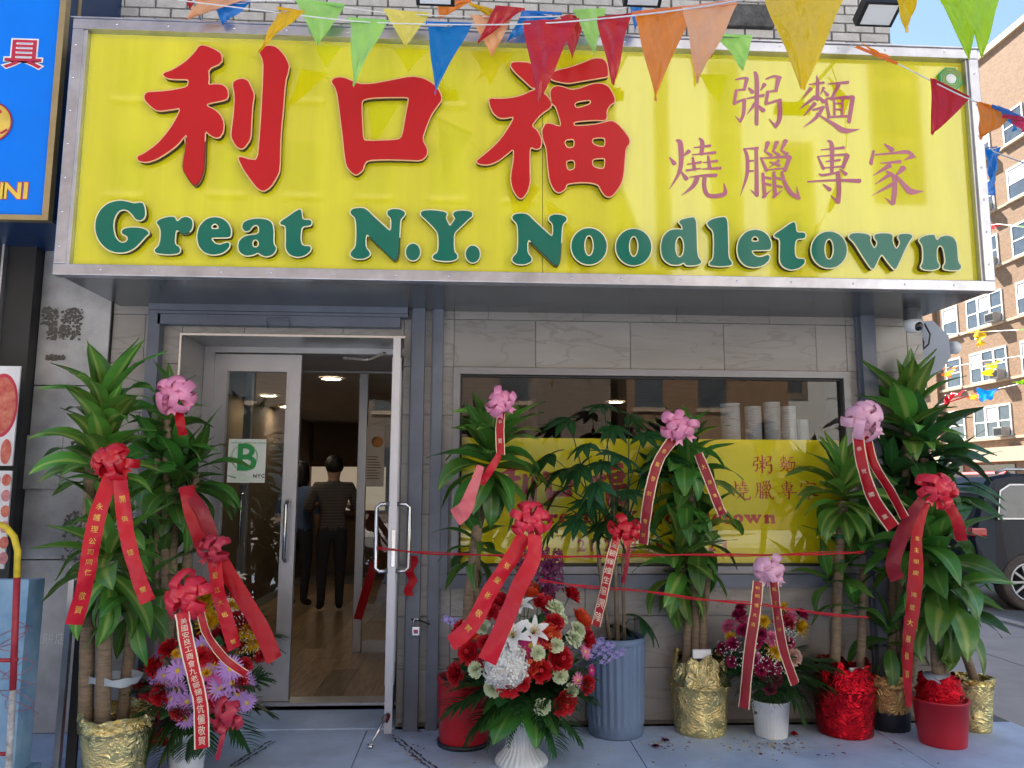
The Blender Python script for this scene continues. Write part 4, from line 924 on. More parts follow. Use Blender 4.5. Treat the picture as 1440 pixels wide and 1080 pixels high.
vs = [p for s in S for p in s]; fs = []
for k in range(6):
    for i in range(n):
        j = (i+1) % n; fs.append((k*n+i, k*n+j, (k+1)*n+j, (k+1)*n+i))
m.add(vs, fs, smooth=False); m.add(S[0], [tuple(range(n))]); m.add(S[6], [tuple(range(n-1, -1, -1))])
m.build('body', MT['car_paint'], CR)
def side_poly(P, off, nm, mt, far=False):
    out = []
    for (x, z) in P:
        t = max(0, (z-.95)/.85); y = .17*t-off
        out.append((cx+x, cy+(y if not far else 1.9-y), cz+z))
    MB().add(out, [tuple(range(len(P)))]).build(nm, MT[mt], CR)
for far in (False, True):
    side_poly([(.42, 1.2), (.52, 1.55), (.66, 1.63), (1.12, 1.64), (1.12, 1.2)], .012, 'side_window', 'win_glass', far); side_poly([(1.2, 1.2), (1.2, 1.64), (2.05, 1.64), (2.05, 1.2)], .012, 'side_window', 'win_glass', far); side_poly([(2.13, 1.2), (2.13, 1.64), (2.5, 1.6), (3.1, 1.2)], .012, 'side_window', 'win_glass', far)
    side_poly([(.395, 1.18), (.505, 1.565), (.66, 1.65), (2.2, 1.65), (2.52, 1.61), (3.14, 1.18)], .006, 'window_trim', 'rim_alu', far)
    side_poly([(1.3, .30), (1.3, .45), (3.25, .45), (3.25, .3)], .01, 'sill_cladding', 'car_dark', far)
MB().add([(cx+.10, cy+.3, cz+1.17), (cx+.10, cy+1.6, cz+1.17), (cx+.272, cy+1.5, cz+1.58), (cx+.272, cy+.4, cz+1.58)], [(0, 1, 2, 3)]).build('rear_window', MT['win_glass'], CR)
for yv0 in (0.0, 1.6): box_obj('tail_light', (cx-.004, cy+yv0-.008, cz+.96), (cx+.2, cy+yv0+.306, cz+1.07), MT['tail_red'], CR, .02)
box_obj('rear_bumper', (cx-.05, cy+.05, cz+.42), (cx+.3, cy+1.85, cz+.66), MT['car_dark'], CR, .03)
for wx in (.72, 3.72):
    for wy, s in ((.02, -1), (1.88, 1)):
        c = Vector((cx+wx, cy+wy, cz+.365)); M = Matrix.Translation(c) @ zto((0, s, 0))
        wh = MB().lathe([(.24, .02), (.27, .03), (.34, .035), (.365, .01), (.365, -.16), (.33, -.2), (.25, -.2)], (0, 0, 0), 36, cap=False).build('wheel', MT['tyre'], CR, M)
        r = MB().lathe([(.245, .025), (.23, .0), (.22, -.08), (0, -.1)], (0, 0, 0), 36, cap=False); r.build('rim_well', MT['car_dark'], wh, M)
        r = MB().lathe([(.25, .015), (.25, .03), (.225, .032), (.225, .015)], (0, 0, 0), 36, cap=False)
        for k in range(10):
            t = 2*PI*k/10; r.bar((.04*math.cos(t), .04*math.sin(t), .01), (.23*math.cos(t), .23*math.sin(t), .018), .028, .02)
        r.lathe([(.06, 0), (.06, .02), (0, .025)], (0, 0, 0), 16); r.build('rim', MT['rim_alu'], wh, M)
MB().tube([(cx+.55, cy+.24, cz+1.8), (cx+.7, cy+.24, cz+1.85), (cx+2.3, cy+.24, cz+1.84), (cx+2.5, cy+.24, cz+1.78)], .02, 8).build('roof_rail', MT['rim_alu'], CR)
# ================================================================== plants
leafmat('leaf', (.05, .16, .024), (.088, .22, .036), (.16, .28, .06), .08)
leafmat('leaf_stripe', (.075, .205, .028), (.12, .27, .04), (.26, .37, .08), .16)
leafmat('leaf_dark', (.03, .105, .026), (.048, .145, .034), (.07, .17, .05), .06)
leafmat('leaf_money', (.015, .075, .022), (.03, .105, .032), (.07, .17, .05), .05)
mat('cane', (.23, .165, .105), .85, var=.3, scale=14, bump=.5, bscale=60, aniso=(1, 1, 5))
mat('trunk', (.20, .15, .10), .85, var=.25, scale=14, bump=.4)
mat('soil', (.03, .02, .015), .95, var=.4, scale=60, bump=.6)
def leaf_mesh(droop, W=.17, fold=.35, twist=0.0, n=9, wav=.012, bend=0.0):
    rows = []; p = Vector((0, 0, 0)); e = 0.0; az = 0.0
    for i in range(n+1):
        s = i/n
        wv = W*(.16*(1-s)+1.0*(math.sin(PI*min(1, s**.82*1.0))**.85 if s < 1 else 0))*.5
        if i == n: wv = .002
        d = Vector((math.cos(e)*math.cos(az), math.cos(e)*math.sin(az), math.sin(e)))
        sv = Vector((-math.sin(az), math.cos(az), 0)); nv = d.cross(sv)*-1
        nv = sv.cross(d)*-1 if nv.z < 0 else nv
        tw = twist*s; sv2 = sv*math.cos(tw)+nv*math.sin(tw); nv2 = nv*math.cos(tw)-sv*math.sin(tw)
        row = []
        for u in (-1, -.5, 0, .5, 1):
            f = fold*(1-.5*s)
            off = sv2*(u*wv)+nv2*(abs(u)*wv*f + wav*math.sin(s*9+u*3)*abs(u))
            row.append(p+off)
        rows.append(row); p = p+d*(1/n); e -= R(droop)*(0.35+1.3*s)/n; az += bend/n
    m = MB().grid(rows); me = m.mesh('leaf'); return me
LEAVES = [leaf_mesh(dr, W_, fo, tw, wav=wa, bend=be) for dr, W_, fo, tw, wa, be in
          ((25, .24, .45, .2, .010, .15), (45, .29, .4, -.3, .014, -.2), (65, .29, .35, .35, .014, .25), (85, .32, .3, -.2, .018, -.1), (105, .31, .3, .4, .016, .2), (140, .32, .25, -.45, .018, -.25), (60, .24, .4, .7, .022, .35), (95, .27, .4, -.7, .022, .15))]
LM = {}
def leaf_copy(i, mt):
    if (i, mt) not in LM:
        me = LEAVES[i].copy(); me.materials.clear(); me.materials.append(MT[mt]); LM[(i, mt)] = me
    return LM[(i, mt)]
def rosette(parent, c, n, L, mt='leaf', el=(80, -25), tilt=(0, 0), spread=.5, az=None, stem=.16, droopy=0.0):
    # a head of strap leaves round the top of a cane
    g = 2.399; a0 = rnd(0, 6); n = int(n*.78+.5)
    Tl = Matrix.Rotation(tilt[0], 4, 'X') @ Matrix.Rotation(tilt[1], 4, 'Y')
    for i in range(n):
        t = (i+.5)/n
        e = R(el[0]+(el[1]-el[0])*t**.85)+rnd(-.24, .24); a = a0+g*i+rnd(-.4, .4)
        if az is not None: a = az[0]+(az[1]-az[0])*random.random()
        z = stem*(1-t)-stem*.5
        k = min(5, max(0, int(t*3.6+rnd(-.4, 1.3)+droopy))); k = random.choice((k, k, k, 6, 7)) if t > .25 else k
        ln = L*(.62+.5*math.sin(PI*min(1, .22+t*.72)))*rnd(.82, 1.12)
        sw = rnd(.85, 1.25)
        M = Matrix.Translation(c+Vector((0, 0, z))) @ Tl @ Matrix.Rotation(a, 4, 'Z') @ Matrix.Rotation(-e, 4, 'Y') @ Matrix.Rotation(rnd(-.35, .35), 4, 'X') @ Matrix.Diagonal((ln, ln*sw, ln, 1))
        obj('leaf', leaf_copy(k, mt), None, parent, M)
def cane(parent, pts, r0, r1, name='cane'):
    n = len(pts); P = []
    for i in range(n-1):
        for k in range(8): P.append(Vector(pts[i]).lerp(Vector(pts[i+1]), k/8))
    P.append(Vector(pts[-1])); K = len(P)
    rad = [(r0+(r1-r0)*i/(K-1))*(1+(.035 if i % 2 else -.02)) for i in range(K)]
    m = MB().tube(P, rad, 12); return m.build(name, MT['cane'], parent)
def foil_mat(name, col, rough=.22):
    m = mat(name, col, rough, 1.0, var=.06, bump=.0)
    N = m.node_tree.nodes; L = m.node_tree.links; b = N['Principled BSDF']
    tc = N.new('ShaderNodeTexCoord'); v = N.new('ShaderNodeTexVoronoi'); v.inputs['Scale'].default_value = 26; v.feature = 'DISTANCE_TO_EDGE'
    nz = N.new('ShaderNodeTexNoise'); nz.inputs['Scale'].default_value = 9; nz.inputs['Detail'].default_value = 6; nz.inputs['Distortion'].default_value = 1.4
    L.new(tc.outputs['Object'], nz.inputs['Vector']); L.new(nz.outputs['Color'], v.inputs['Vector'])
    v.inputs['Scale'].default_value = 5
    bp = N.new('ShaderNodeBump'); bp.inputs['Strength'].default_value = .55; bp.inputs['Distance'].default_value = .03
    ad = N.new('ShaderNodeMath'); L.new(v.outputs['Distance'], ad.inputs[0]); L.new(nz.outputs['Fac'], ad.inputs[1])
    L.new(ad.outputs[0], bp.inputs['Height']); L.new(bp.outputs[0], b.inputs['Normal']); return m
foil_mat('foil_gold', (.80, .66, .30), .24); foil_mat('foil_red', (.60, .012, .025), .25); foil_mat('foil_oldgold', (.55, .38, .16), .3)
mat('pot_red', (.46, .012, .022), .35, var=.12, scale=5); mat('pot_black', (.02, .022, .03), .4); mat('planter_blue', (.14, .20, .31), .55, var=.08, scale=5)
mat('tray', (.5, .5, .5), .4)
mat('tape', (.55, .62, .68), .15, trans=.45); mat('green_tape', (.02, .16, .08), .5)
def hash_noise(t, z, k): return math.sin(5*t+9*z*k+k)*.5+math.sin(11*t-23*z+2.1*k)*.3+math.sin(17*t+31*z+k*3.7)*.2
def foil_pot(parent, c, r0, r1, h, mt, collar=.07, flare=1.06, seed=1.0, name='foil_wrap'):
    prof = [(r0*.96, 0), (r0, .012)]+[(r0+(r1-r0)*k/9, h*k/9) for k in range(1, 10)]+[(r1*1.05, h+.004), (r1*1.05, h+.016), (r1*.98, h+.02)]
    for k in range(1, 5): prof.append((r1*(.97+(flare-.97)*k/4), h+.02+collar*k/4))
    def fn(t, z, r):
        a = .018 if z < h else .05+.10*max(0, (z-h)/collar)
        return r*(1+a*hash_noise(t, z*8, seed))
    m = MB(); m.lathe(prof, c, 64, fn=fn)
    # ragged rim: lift the last ring unevenly
    nv = len(m.v)
    for q in range(64):
        x, y, z = m.v[nv-64+q]; m.v[nv-64+q] = (x, y, z+collar*.28*(hash_noise(q*.098*.6, 0, seed*2)+.4*hash_noise(q*.098*2, 0, seed)))
        x, y, z = m.v[nv-128+q]; m.v[nv-128+q] = (x, y, z+collar*.2*hash_noise(q*.098*2, 0, seed*2))
    for i in range(len(m.sm)): m.sm[i] = (i % 3 != 0)
    o = m.build(name, MT[mt], parent)
    s = MB().lathe([(r1*.93, h-.0), (r1*.6, h+.012), (0, h+.018)], c, 24, cap=False); s.build('soil', MT['soil'], parent)
    return o
def gpos(px, py): q = onz(px, py); return Vector((q.x, q.y, 0))
def pxw(w_, Y): return w_*Y/FPX/2

# --- plant 1: mass cane by the metal wall, gold foil pot
c = at(143, 1050, 3.92); c = Vector((c.x, c.y+.16, 0)); Y = c.y
P = thing('mass_cane_plant', 'tall cane plant with wide glossy leaves in crumpled gold foil by the metal wall', 'potted plant', c, 'congratulation cane plants')
hz_ = at(143, 1022, Y-.1).z
foil_pot(P, c, .13, .165, hz_-.03, 'foil_gold', .06, 1.08, 1.3)
t1 = at(128, 650, Y); b1 = at(122, 1000, Y-.02); cane(P, [(b1.x, b1.y, hz_-.05), at(124, 850, Y), t1], .035, .033)
t2 = at(150, 815, Y-.05); b2 = at(146, 1000, Y-.05); cane(P, [(b2.x, b2.y, hz_-.05), t2], .036, .033)
t3 = at(190, 850, Y+.08); b3 = at(172, 1000, Y+.08); cane(P, [(b3.x, b3.y, hz_-.05), t3], .03, .028)
rosette(P, t1+Vector((.05, 0, .0)), 46, .33, 'leaf_stripe', (88, 5), stem=.26)
rosette(P, at(146, 590, Y)+Vector((0, 0, 0)), 22, .38, 'leaf_stripe', (88, 35), stem=.12)
rosette(P, t2+Vector((.02, -.03, .05)), 26, .34, 'leaf_stripe', (60, -65), stem=.22)
rosette(P, at(158, 745, Y), 20, .32, 'leaf_stripe', (75, -35), stem=.2)
rosette(P, t3+Vector((.02, -.03, .02)), 18, .3, 'leaf', (60, -60), stem=.2)
m = MB(); q = at(150, 960, Y-.08)
m.grid([[q+Vector(((.125+.012*math.sin(t*3+j))*math.cos(t), (.085+.01*math.sin(t*4))*math.sin(t)+.08, .006*math.sin(t*2)+.018*j+.004*math.sin(t*7+j))) for t in [k*.2618 for k in range(25)]] for j in range(-1, 2)]); m.build('plastic_tie', MT['tape'], P)
# --- plant 2: dense plant beside the door
c = gpos(232, 1040); Y = c.y
P = thing('mass_cane_plant', 'bushy dark cane plant with a pink bow standing against the door jamb', 'potted plant', c, 'congratulation cane plants')
foil_pot(P, c, .12, .15, .24, 'foil_red', .06, 1.05, 2.2)
for (px, py, n, L) in ((228, 800, 26, .33), (248, 690, 42, .36), (222, 645, 34, .34), (276, 665, 18, .36), (236, 590, 20, .3)):
    q = at(px, py, Y+rnd(-.06, .06)); cane(P, [(c.x+(q.x-c.x)*.25, c.y+(q.y-c.y)*.3, .2), q], .028, .024); rosette(P, q, n, L, 'leaf', (85, -45) if py > 600 else (80, 10), stem=.24)
# --- plant 3: left of the window, red pot
c = gpos(652, 1045); Y = c.y
P = thing('mass_cane_plant', 'cane plant with long arching leaves in a plain red pot below the window end', 'potted plant', c, 'congratulation cane plants')
rb, rt = pxw(66, Y), pxw(72, Y); hp = at(652, 955, Y).z
MB().lathe([(rb*.97, .02), (rb, .03), (rt, hp), (rt*1.03, hp+.004), (rt*1.03, hp+.02), (rt*.93, hp+.02), (rt*.92, hp-.02)], c, 40).build('pot', MT['pot_red'], P)
MB().lathe([(rb*1.06, 0), (rb*1.08, .025), (rb*.9, .024)], c, 40).build('saucer', MT['pot_black'], P); MB().lathe([(rt*.92, hp-.01), (0, hp)], c, 24, cap=False).build('soil', MT['soil'], P)
t1 = at(690, 655, Y-.02); cane(P, [(c.x, c.y, hp-.03), at(660, 830, Y), at(672, 740, Y), t1], .033, .028); t2 = at(668, 770, Y+.05); cane(P, [(c.x+.04, c.y+.05, hp-.03), t2], .04, .036)
rosette(P, t1, 50, .36, 'leaf', (78, -65), stem=.26); rosette(P, t2, 18, .28, 'leaf', (60, -60), stem=.2)
rosette(P, at(700, 620, Y), 14, .34, 'leaf_stripe', (82, 20), stem=.1)
# --- planter with money tree
c = gpos(866, 1030); Y = c.y
P = thing('money_tree', 'money tree with hand-shaped leaves in a big slate blue ribbed planter', 'potted plant', c)
r0 = pxw(74, Y); hp = at(866, 893, Y).z
def rib(t, z, r): return r*(1+(.018*math.cos(t*26) if z > .07 else 0))
MB().lathe([(r0*.95, 0), (r0*1.0, .01), (r0, .06), (r0*1.02, .075)]+[(r0*(1.02+.06*k/8), .08+(hp-.12)*k/8) for k in range(9)], c, 156, fn=rib).build('planter', MT['planter_blue'], P)
MB().lathe([(r0*1.075, hp-.045), (r0*1.1, hp-.03), (r0*1.1, hp), (r0*1.02, hp), (r0*1.0, hp-.06)], c, 64, cap=False).build('rim', MT['planter_blue'], P)
MB().lathe([(r0*1.01, hp-.05), (r0*.5, hp-.035), (0, hp-.03)], c, 30, cap=False).build('soil', MT['soil'], P)
money = []
for L5 in range(3):
    m = MB(); rs = random.Random(L5+3)
    for k in range(6):
        a = -1.5+3.0*k/5 if k < 5 else PI; ln = (.75+.25*math.cos(a*.8)) if k < 5 else .5; dr = rs.uniform(.25, .7); rows = []
        for i in range(7):
            s = i/6; w_ = .17*ln*math.sin(PI*min(1, .06+s*.94)**.9) if i < 6 else .004; x = ln*s; z = -dr*s*s*ln*.6
            rows.append([Vector((x*math.cos(a)-u*w_*math.sin(a), x*math.sin(a)+u*w_*math.cos(a), z+abs(u)*.03)) for u in (-1, 0, 1)])
        m.grid(rows)
    me = m.mesh('hand_leaf'); me.materials.append(MT['leaf_money']); money.append(me)
top = at(858, 800, Y)
stems = []
for (a, b, r) in (((868, 893), (862, 700), .016), ((858, 893), (835, 690), .014), ((878, 893), (885, 690), .012)):
    pa = at(a[0], a[1], Y); pa.z = hp-.06; pb = at(b[0], b[1], Y+rnd(-.05, .05)); MB().tube([pa, pa.lerp(pb, .5)+Vector((rnd(-.03, .03), 0, 0)), pb], [r, r*.85, r*.6], 8).build('stem', MT['trunk'], P); stems.append((pa, pb))
spots = [(850, 570), (800, 590), (885, 585), (905, 610), (775, 640), (825, 625), (870, 640), (930, 640), (790, 690), (840, 680), (880, 690), (765, 710), (815, 730), (855, 735), (905, 670), (795, 660), (860, 600), (830, 705), (890, 730), (785, 735), (845, 650), (912, 650), (755, 675), (870, 712), (818, 655), (870, 880), (900, 870)]
for (px, py) in spots:
    q = at(px, py, Y+rnd(-.3, .15)); pa, pb = random.choice(stems); s0 = pa.lerp(pb, rnd(.55, 1.0)) if py < 800 else Vector((c.x, c.y, hp-.03))
    MB().tube([s0, s0.lerp(q, .55)+Vector((0, 0, .05)), q], [.006, .004, .003], 6).build('leaf_stalk', MT['leaf_money'], P)
    d = q-s0; a = math.atan2(d.y, d.x); sc = rnd(.15, .22)
    obj('hand_leaf', random.choice(money), None, P, Matrix.Translation(q) @ Matrix.Rotation(a, 4, 'Z') @ Matrix.Rotation(rnd(.1, .8), 4, 'Y') @ Matrix.Rotation(rnd(-.4, .4), 4, 'X') @ Matrix.Scale(sc, 4))
# --- plant 5: gold foil in the middle of the window
c = gpos(985, 1028); Y = c.y
P = thing('mass_cane_plant', 'three-stemmed cane plant in shiny gold foil pot with its leaves hanging in tiers', 'potted plant', c, 'congratulation cane plants')
hp = at(985, 968, Y-.1).z; foil_pot(P, c, pxw(68, Y), pxw(80, Y), hp, 'foil_gold', .15, .82, 3.1)
for px, bx_, py in ((958, 966, 760), (976, 978, 690), (1000, 988, 800)):
    q = at(px-4, py, Y+rnd(-.05, .05)); cane(P, [(at(bx_, 950, Y).x, c.y+rnd(-.03, .03), hp), at(bx_, 880, Y), q], .026, .024)
rosette(P, at(968, 690, Y), 58, .35, 'leaf', (85, -80), stem=.42, droopy=1.0); rosette(P, at(962, 640, Y-.03), 24, .30, 'leaf', (70, -60), stem=.2, droopy=.8)
rosette(P, at(958, 800, Y-.02), 40, .32, 'leaf_stripe', (75, -65), stem=.3); rosette(P, at(985, 760, Y), 26, .34, 'leaf', (60, -70), stem=.3)
box_obj('care_label', at(985, 920, Y-.12)+Vector((-.05, -.02, -.02)), at(985, 920, Y-.12)+Vector((.06, .0, .03)), MT['white'], P)
# --- plant 6: red foil
c = gpos(1189, 1030); Y = c.y
P = thing('mass_cane_plant', 'slim two-cane plant in crumpled red foil pot with green tape on its stem', 'potted plant', c, 'congratulation cane plants')
hp = at(1189, 972, Y-.1).z; foil_pot(P, c, pxw(72, Y), pxw(82, Y), hp, 'foil_red', .13, .8, 4.4)
t1 = at(1186, 705, Y); b1 = at(1172, 950, Y); cane(P, [(b1.x, b1.y, hp), at(1177, 830, Y), t1], .032, .03); t2 = at(1214, 800, Y+.03); b2 = at(1209, 950, Y); cane(P, [(b2.x, b2.y, hp), t2], .027, .024)
rosette(P, t1+Vector((0, 0, .03)), 46, .34, 'leaf_stripe', (82, -45), stem=.22)
for px, py in ((1165, 815), (1195, 790), (1200, 850), (1225, 770)): rosette(P, at(px, py, Y-.02), 9, .3, 'leaf', (75, -20), stem=.08)
for py in (754, 790): q = at(1181.5, py, Y); MB().tube([q+Vector((0, 0, -.012)), q+Vector((0, 0, .012))], .034, 14).build('tape', MT['green_tape'], P)
box_obj('care_label', at(1203, 946, Y-.1)+Vector((-.04, -.02, -.02)), at(1203, 946, Y-.1)+Vector((.05, .0, .03)), MT['white'], P)
# --- plant 7: tall one behind
c = gpos(1258, 1030)+Vector((.02, .1, 0)); Y = c.y
P = thing('mass_cane_plant', 'tallest dark cane plant at the building corner in a black and gold wrapped pot', 'potted plant', c, 'congratulation cane plants')
r0 = pxw(56, Y); MB().lathe([(r0*.95, 0), (r0, .13)], c, 40, fn=lambda t, z, r: r*(1+.02*math.cos(t*20))).build('pot', MT['pot_black'], P)
foil_pot(P, c+Vector((0, 0, .1)), r0*1.0, r0*1.08, .16, 'foil_oldgold', .06, 1.05, 5.2)
for (px, py, n, L, el, mt) in ((1278, 600, 44, .40, (88, 5), 'leaf_stripe'), (1300, 645, 50, .40, (80, -45), 'leaf_dark'), (1325, 690, 30, .38, (60, -40), 'leaf_dark'), (1256, 680, 34, .36, (75, -60), 'leaf_dark'), (1290, 720, 26, .36, (50, -60), 'leaf_dark')):
    q = at(px, py, Y+rnd(-.05, .1)); cane(P, [(c.x+(q.x-c.x)*.3, c.y+rnd(-.04, .04), .22), q], .03, .026); rosette(P, q, n, L, mt, el, stem=.26)
rosette(P, at(1250, 900, Y-.05), 14, .3, 'leaf', (70, -60), stem=.2)
# --- plant 8: red bucket in front
c = gpos(1326, 1045); Y = c.y
P = thing('mass_cane_plant', 'cane plant with broad drooping leaves in a smooth bright red bucket', 'potted plant', c, 'congratulation cane plants')
r0, r1 = pxw(60, Y), pxw(72, Y); hp = at(1326, 990, Y-.1).z
MB().lathe([(r0*.97, 0), (r0, .01), (r1, hp), (r1*1.04, hp), (r1*1.04, hp+.012), (r1*.95, hp+.01), (r1*.9, hp-.05)], c, 48).build('bucket', MT['pot_red'], P)
foil_pot(P, c+Vector((0, 0, hp-.03)), r1*.82, r1*.82, .07, 'foil_red', .08, .82, 6.1, 'foil_collar')
MB().tube([at(1318, 953, Y-.02)+Vector((0, 0, -.03)), at(1318, 953, Y-.02)+Vector((0, 0, .02))], r1*.5, 20).build('plastic_tie', MT['tape'], P)
for px, bx_, py in ((1310, 1316, 850), (1330, 1328, 800), (1300, 1322, 780)): q = at(px, py, Y); cane(P, [(at(bx_, 940, Y).x, c.y+rnd(-.03, .03), hp), q], .03, .026)
rosette(P, at(1318, 800, Y), 42, .40, 'leaf', (80, -75), stem=.36, droopy=.6); rosette(P, at(1332, 850, Y-.05), 20, .38, 'leaf_stripe', (40, -80), stem=.25, droopy=1); rosette(P, at(1296, 760, Y-.03), 22, .34, 'leaf', (80, -50), stem=.25)
# --- plant 9: gold foil behind right
c = gpos(1372, 1026); Y = c.y
P = thing('potted_tree', 'small plant with a bare leaning trunk in a narrow gold foil pot', 'potted plant', c)
hp = at(1372, 965, Y-.08).z; foil_pot(P, c, pxw(40, Y), pxw(52, Y), hp, 'foil_gold', .02, 1.0, 7.3)
cane(P, [(c.x+.02, c.y, hp), at(1352, 905, Y), at(1345, 860, Y)], .028, .02, 'trunk'); rosette(P, at(1346, 862, Y), 18, .3, 'leaf_dark', (70, -50), stem=.15)
# ================================================================== bows and ribbons
mat('satin_red', (.55, .008, .018), .22, var=.06, spec=.6, trans=.15); mat('satin_pink', (.85, .30, .48), .2, var=.06, spec=.8, trans=.25); mat('satin_palepink', (.85, .48, .62), .2, var=.06, trans=.25); mat('satin_hot', (.72, .03, .06), .2, var=.06, trans=.2); mat('satin_dusk', (.50, .03, .06), .35, var=.06, trans=.15)
mat('salmon', (.78, .16, .18), .4, var=.05, trans=.2)
mat('ribbon_red', (.42, .005, .013), .36, var=.1, spec=.35, trans=.1); mat('ribbon_dark', (.28, .006, .014), .45, var=.1, trans=.1); mat('ribbon_hot', (.56, .008, .022), .34, var=.08, spec=.35, trans=.1)
mat('gold_ink', (.72, .44, .08), .35, .4, var=.15, scale=30); mat('pale_ink', (.78, .68, .5), .4, var=.1); mat('ribbon_edge', (.72, .55, .36), .4)
def bow(parent, c, r, mt, n=14, seed=0):
    # pull bow: broad ribbon loops standing out all round a knot, plus a few cut ends
    rs = random.Random(seed); n = n+1
    for k in range(n):
        a = 2.399*k+rs.uniform(-.3, .3); h = 1-(k+.4)/n*1.05; q = math.sqrt(max(.05, 1-h*h))
        d = Vector((q*math.cos(a), -abs(h)*.95-.15, q*math.sin(a)*.9+.1)).normalized()
        s = d.cross(Vector((0, -1, 0))); s = s.normalized() if s.length > .05 else Vector((1, 0, 0)); s = (Matrix.Rotation(rs.uniform(-.7, .7), 3, d) @ s); nn = s.cross(d)
        L = r*rs.uniform(.9, 1.42)*(1.0 if k < n*.4 else 1.12); hw = r*rs.uniform(.24, .33); th = rs.uniform(.34, .55); rows = []
        for i in range(15):
            t = i/14; out = math.sin(PI*t); p = c+d*(L*(out**.6))+nn*(L*th*math.sin(2*PI*t)*(1.0 if abs(t-.5) > .12 else .9))
            w_ = hw*(.22+.78*min(1, out*1.5)); rows.append([p+s*(u*w_)+d*(.05*r*math.cos(u*2.2)*out) for u in (-1, -.5, 0, .5, 1)])
        MB().grid(rows).build('bow_loop', MT[mt], parent)
    for k in range(3):
        a = -PI/2+(k-1)*.75+rs.uniform(-.2, .2); d = Vector((math.cos(a), -.45, math.sin(a))).normalized(); s = d.cross(Vector((0, -1, .2))).normalized(); L = r*rs.uniform(1.15, 1.45); hw = r*.26
        MB().grid([[c+d*L*t+s*(u*hw*(.3+.7*t))+Vector((0, -.12*r*math.sin(PI*t), 0))+(d*(abs(u)*.22*r) if t == 1 else Vector()) for u in (-1, 0, 1)] for t in (.1, .35, .6, .8, 1)]).build('ribbon_end', MT[mt], parent)
def spline3(P, n=8):
    P = [Vector(p) for p in P]; out = []
    for i in range(len(P)-1):
        a, b, c, d = P[max(0, i-1)], P[i], P[i+1], P[min(len(P)-1, i+2)]
        for k in range(n):
            t = k/n; out.append(.5*((2*b)+(c-a)*t+(2*a-5*b+4*c-d)*t*t+(3*b-a-3*c+d)*t**3))
    out.append(P[-1]); return out
def tail(parent, pts, wpx, mt, Y, text='', tm='gold_ink', t0=.1, t1=.9, edge=None, wend=None, size=.43, bulge=.03, name='ribbon_tail', spin=False):
    # pts: picture points, optional third value = depth offset
    P3 = [at(p[0], p[1], Y+(p[2] if len(p) > 2 else -bulge*math.sin(PI*i/(len(pts)-1)))) for i, p in enumerate(pts)]
    C = spline3(P3, 8); K = len(C); ww = wpx*.76*Y/FPX; we = (wend or wpx)*.76*Y/FPX
    fr = []
    for i in range(K):
        d = (C[min(K-1, i+1)]-C[max(0, i-1)]).normalized(); tow = (CAM-C[i]).normalized(); s = d.cross(tow).normalized()*-1
        if s.x < 0: s = -s
        n_ = d.cross(s); n_ = n_ if n_.y < 0 else -n_
        tw = .8*math.sin(i*.16+pts[0][0]); s = (s+n_*tw*.45).normalized(); n_ = d.cross(s); n_ = n_ if n_.y < 0 else -n_
        fr.append((C[i], s, n_, (ww+(we-ww)*i/(K-1))*((.25+.75*math.sin(PI*(.04+.92*i/(K-1)))) if spin else 1)))
    def S(u, v, lift=0.0):
        f = max(0, min(K-1.001, v*(K-1))); i = int(f); t = f-i; a, b = fr[i], fr[i+1]
        return a[0].lerp(b[0], t)+a[1].lerp(b[1], t)*(u*(a[3]*(1-t)+b[3]*t))+a[2].lerp(b[2], t)*(lift+.07*a[3]*(1-4*u*u)+.0035*math.sin(f*.8+u*4+ww*900)+.002*math.sin(f*2.1-u*5))
    rows = [[S(u, i/(K-1)) for u in (-.5, -.25, 0, .25, .5)] for i in range(K)]
    o = MB().grid(rows).build(name, MT[mt], parent)
    if edge:
        m = MB()
        for u0, u1 in ((-.5, -.41), (.41, .5)): m.grid([[S(u0, i/(K-1), .0012), S(u1, i/(K-1), .0012)] for i in range(K)])
        m.build('ribbon_edge', MT[edge], o)
    if text:
        n = len(text); ln = sum((C[i+1]-C[i]).length for i in range(K-1)); dv = (t1-t0)/n; cell = min(ww*size, dv*ln*.95)
        for k, ch in enumerate(text):
            if ch == ' ': continue
            v, f = glyph(ch, 0.0); vc = t0+dv*(k+.5)
            MB().add([S((q[0]-.5)*cell/ww, vc-(q[1]-.38)*cell/ln, .0022) for q in v], f).build('ribbon_character', MT[tm], o)
    return o
def ribbon(lab, px, py, Y, rpx, mt, group='gift bows', n=14, seed=0, cat='bow', name='ribbon_bow'):
    c = at(px, py, Y); t = thing(name, lab, cat, c, group); bow(t, c, rpx*Y/FPX*.82, mt, n, seed); return t

B = ribbon('red satin bow with gold-lettered red tails on the plant by the metal wall', 163, 648, 3.7, 26, 'satin_red', seed=1)
tail(B, [(158, 668), (140, 715), (128, 770), (120, 820), (104, 878)], 28, 'ribbon_hot', 3.66, '永護理公司同仁 敬賀', t0=.2, t1=.93)
tail(B, [(168, 668), (174, 720), (180, 760), (194, 810), (208, 846)], 25, 'ribbon_hot', 3.66, '開張 誌 慶', t0=.1, t1=.93)
B = ribbon('pink bow with a broad dark red tail on the bushy plant by the door jamb', 251, 556, 4.1, 26, 'satin_pink', seed=2)
tail(B, [(251, 578), (254, 596), (258, 612)], 16, 'ribbon_red', 4.1)
tail(B, [(262, 684), (272, 720), (292, 772)], 26, 'ribbon_red', 4.2, '', wend=38)
tail(B, [(262, 690), (285, 720), (300, 762)], 22, 'ribbon_dark', 4.2)
B = ribbon('dusky red bow with long tails over the yellow flowers beside the glass door', 303, 772, 4.0, 20, 'satin_dusk', n=9, seed=3)
tail(B, [(302, 786), (306, 830), (318, 870), (330, 912)], 24, 'ribbon_hot', 3.98, '慶江大姐 賀', t0=.12, t1=.97)
